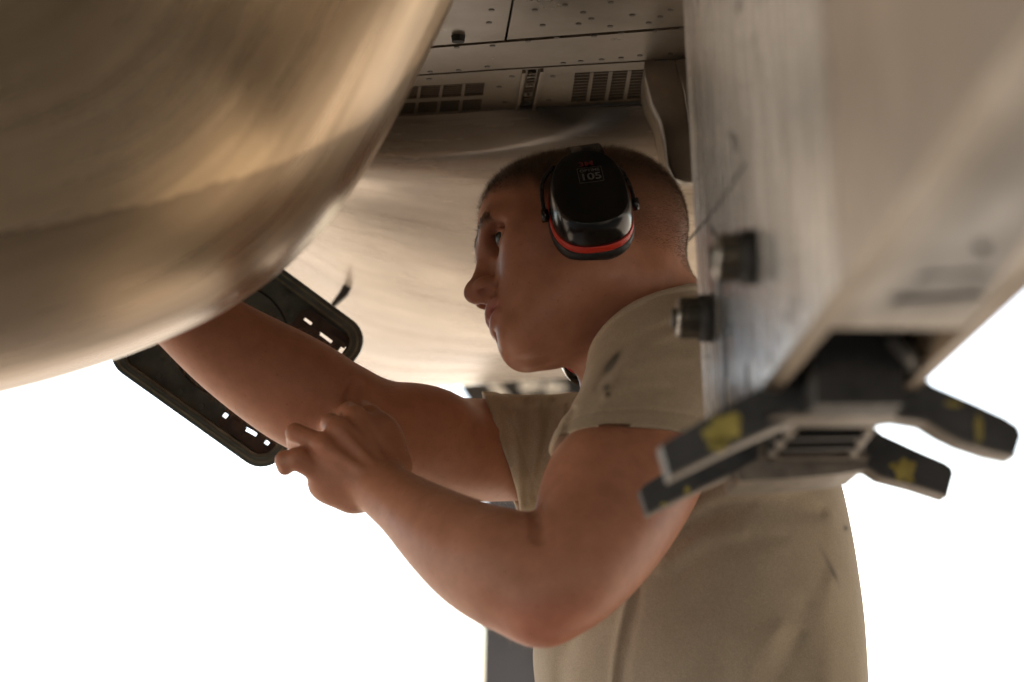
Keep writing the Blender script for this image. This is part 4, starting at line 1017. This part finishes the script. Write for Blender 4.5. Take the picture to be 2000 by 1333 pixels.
for s_ in (1, -1):
    pr = [(.80, .066), (.93, .066), (1.0, .070), (1.03, .075), (1.02, .080), (.98, .083)]
    loft('cushion', [cup_ring(s_, HA*k, HBB*k, o) for k, o in pr], 'cushion_black', EM)
    loft('ring', [cup_ring(s_, HA*k, HBB*k, o) for k, o in ((.93, .082), (1.0, .0825), (1.01, .0835), (1.005, .0895), (.99, .0905), (.93, .0905))], 'ring_red', EM)
    dome = [(.93, .0900), (.985, .0903), (.990, .094), (.975, .101), (.945, .108), (.90, .114), (.865, .1165), (.85, .1172), (.83, .1168), (.80, .1162), (.6, .1170), (.35, .1178), (.12, .118)]
    cup = loft('ear_cup', [cup_ring(s_, HA*k, HBB*k, o) for k, o in dome], 'cup_black', EM)
    if s_ == 1: cup['label'] = 'glossy black cup with a small printed number plate'
    # pivots and wire yoke
    for sg in (1, -1):
        link('pivot', bm_mesh('pivot', cyl_bm(cupp(s_, sg*(HA+.001), -.004, .088), cupp(s_, sg*(HA+.007), -.004, .088), .0065, n=16), .001, 1), 'cup_black', EM, True)
        pts = [cupp(s_, sg*(HA+.004), -.004, .088), cupp(s_, sg*(HA+.003), .02, .088), cupp(s_, sg*(HA-.002), .042, .086), cupp(s_, sg*.024, .062, .080)]
        link('yoke_wire', tube_mesh('yoke_wire', spline(pts, 20), .0022, 8), 'wire_steel', EM, True)
    link('slider', bm_mesh('slider', box_bm(cupp(s_, .0, .050, .080), .046, .016, .008, (cupp(s_, 1, 0, 0)-cupp(s_, 0, 0, 0)).normalized(), (cupp(s_, 0, 1, 0)-cupp(s_, 0, 0, 0)).normalized(), (cupp(1, 0, 0, 1)-cupp(1, 0, 0, 0)).normalized()), .003, 2), 'cup_black', EM, True)
# band over the top of the head
band = []
for t in np.linspace(0, math.pi, 40):
    ll = math.cos(t)*.086; uu = .046+.073*math.sqrt(max(0., 1-(min(abs(ll), .0745)/.0750)**2)) if abs(ll) < .072 else .062-(abs(ll)-.072)*1.5
    band.append([np.array(Wn(hp(-.014+ff, ll, uu))) for ff in (-.015, -.005, .005, .015)])
bd = link('headband', grid_mesh('headband', np.array(band)), 'cup_black', EM, True); thick(bd, .005, 0)
# print on the near cup
def text(name, body_, a, b_, size, mat, off, spx=1.):
    cu_ = bpy.data.curves.new(name, 'FONT'); cu_.body = body_; cu_.align_x = 'CENTER'; cu_.align_y = 'CENTER'; cu_.size = size; cu_.offset = size*.02; cu_.extrude = 0
    t = bpy.data.objects.new(name, cu_); COL.objects.link(t); bpy.context.view_layer.update()
    me_ = bpy.data.meshes.new_from_object(t.evaluated_get(bpy.context.evaluated_depsgraph_get())); bpy.data.objects.remove(t)
    for v in me_.vertices: v.co = cupp(1, a-v.co.x*spx, b_+v.co.y, off)
    return link(name, me_, mat, EM)
OF = .1187
PA, PB = -.003, .010
text('print', '105', PA, PB, .0110, 'print_white', OF, 1.25); text('print', 'OPTIME', PA, PB+.008, .0045, 'print_white', OF, 1.2); text('print', '3M', PA+.002, PB+.016, .0075, 'print_red', OF, 1.5)
fr = [(-.0112, -.0065), (.0112, -.0065), (.0112, .0115), (-.0112, .0115)]
for i in range(4):
    a, c_ = fr[i], fr[(i+1) % 4]; t = .00018; dx, dy = (t, 0) if a[0] == c_[0] else (0, t)
    link('print', pymesh('print', [cupp(1, PA+x, PB+y, OF) for x, y in ((a[0]-dx, a[1]-dy), (c_[0]-dx, c_[1]-dy), (c_[0]+dx, c_[1]+dy), (a[0]+dx, a[1]+dy))], [(0, 1, 2, 3)]), 'print_white', EM)
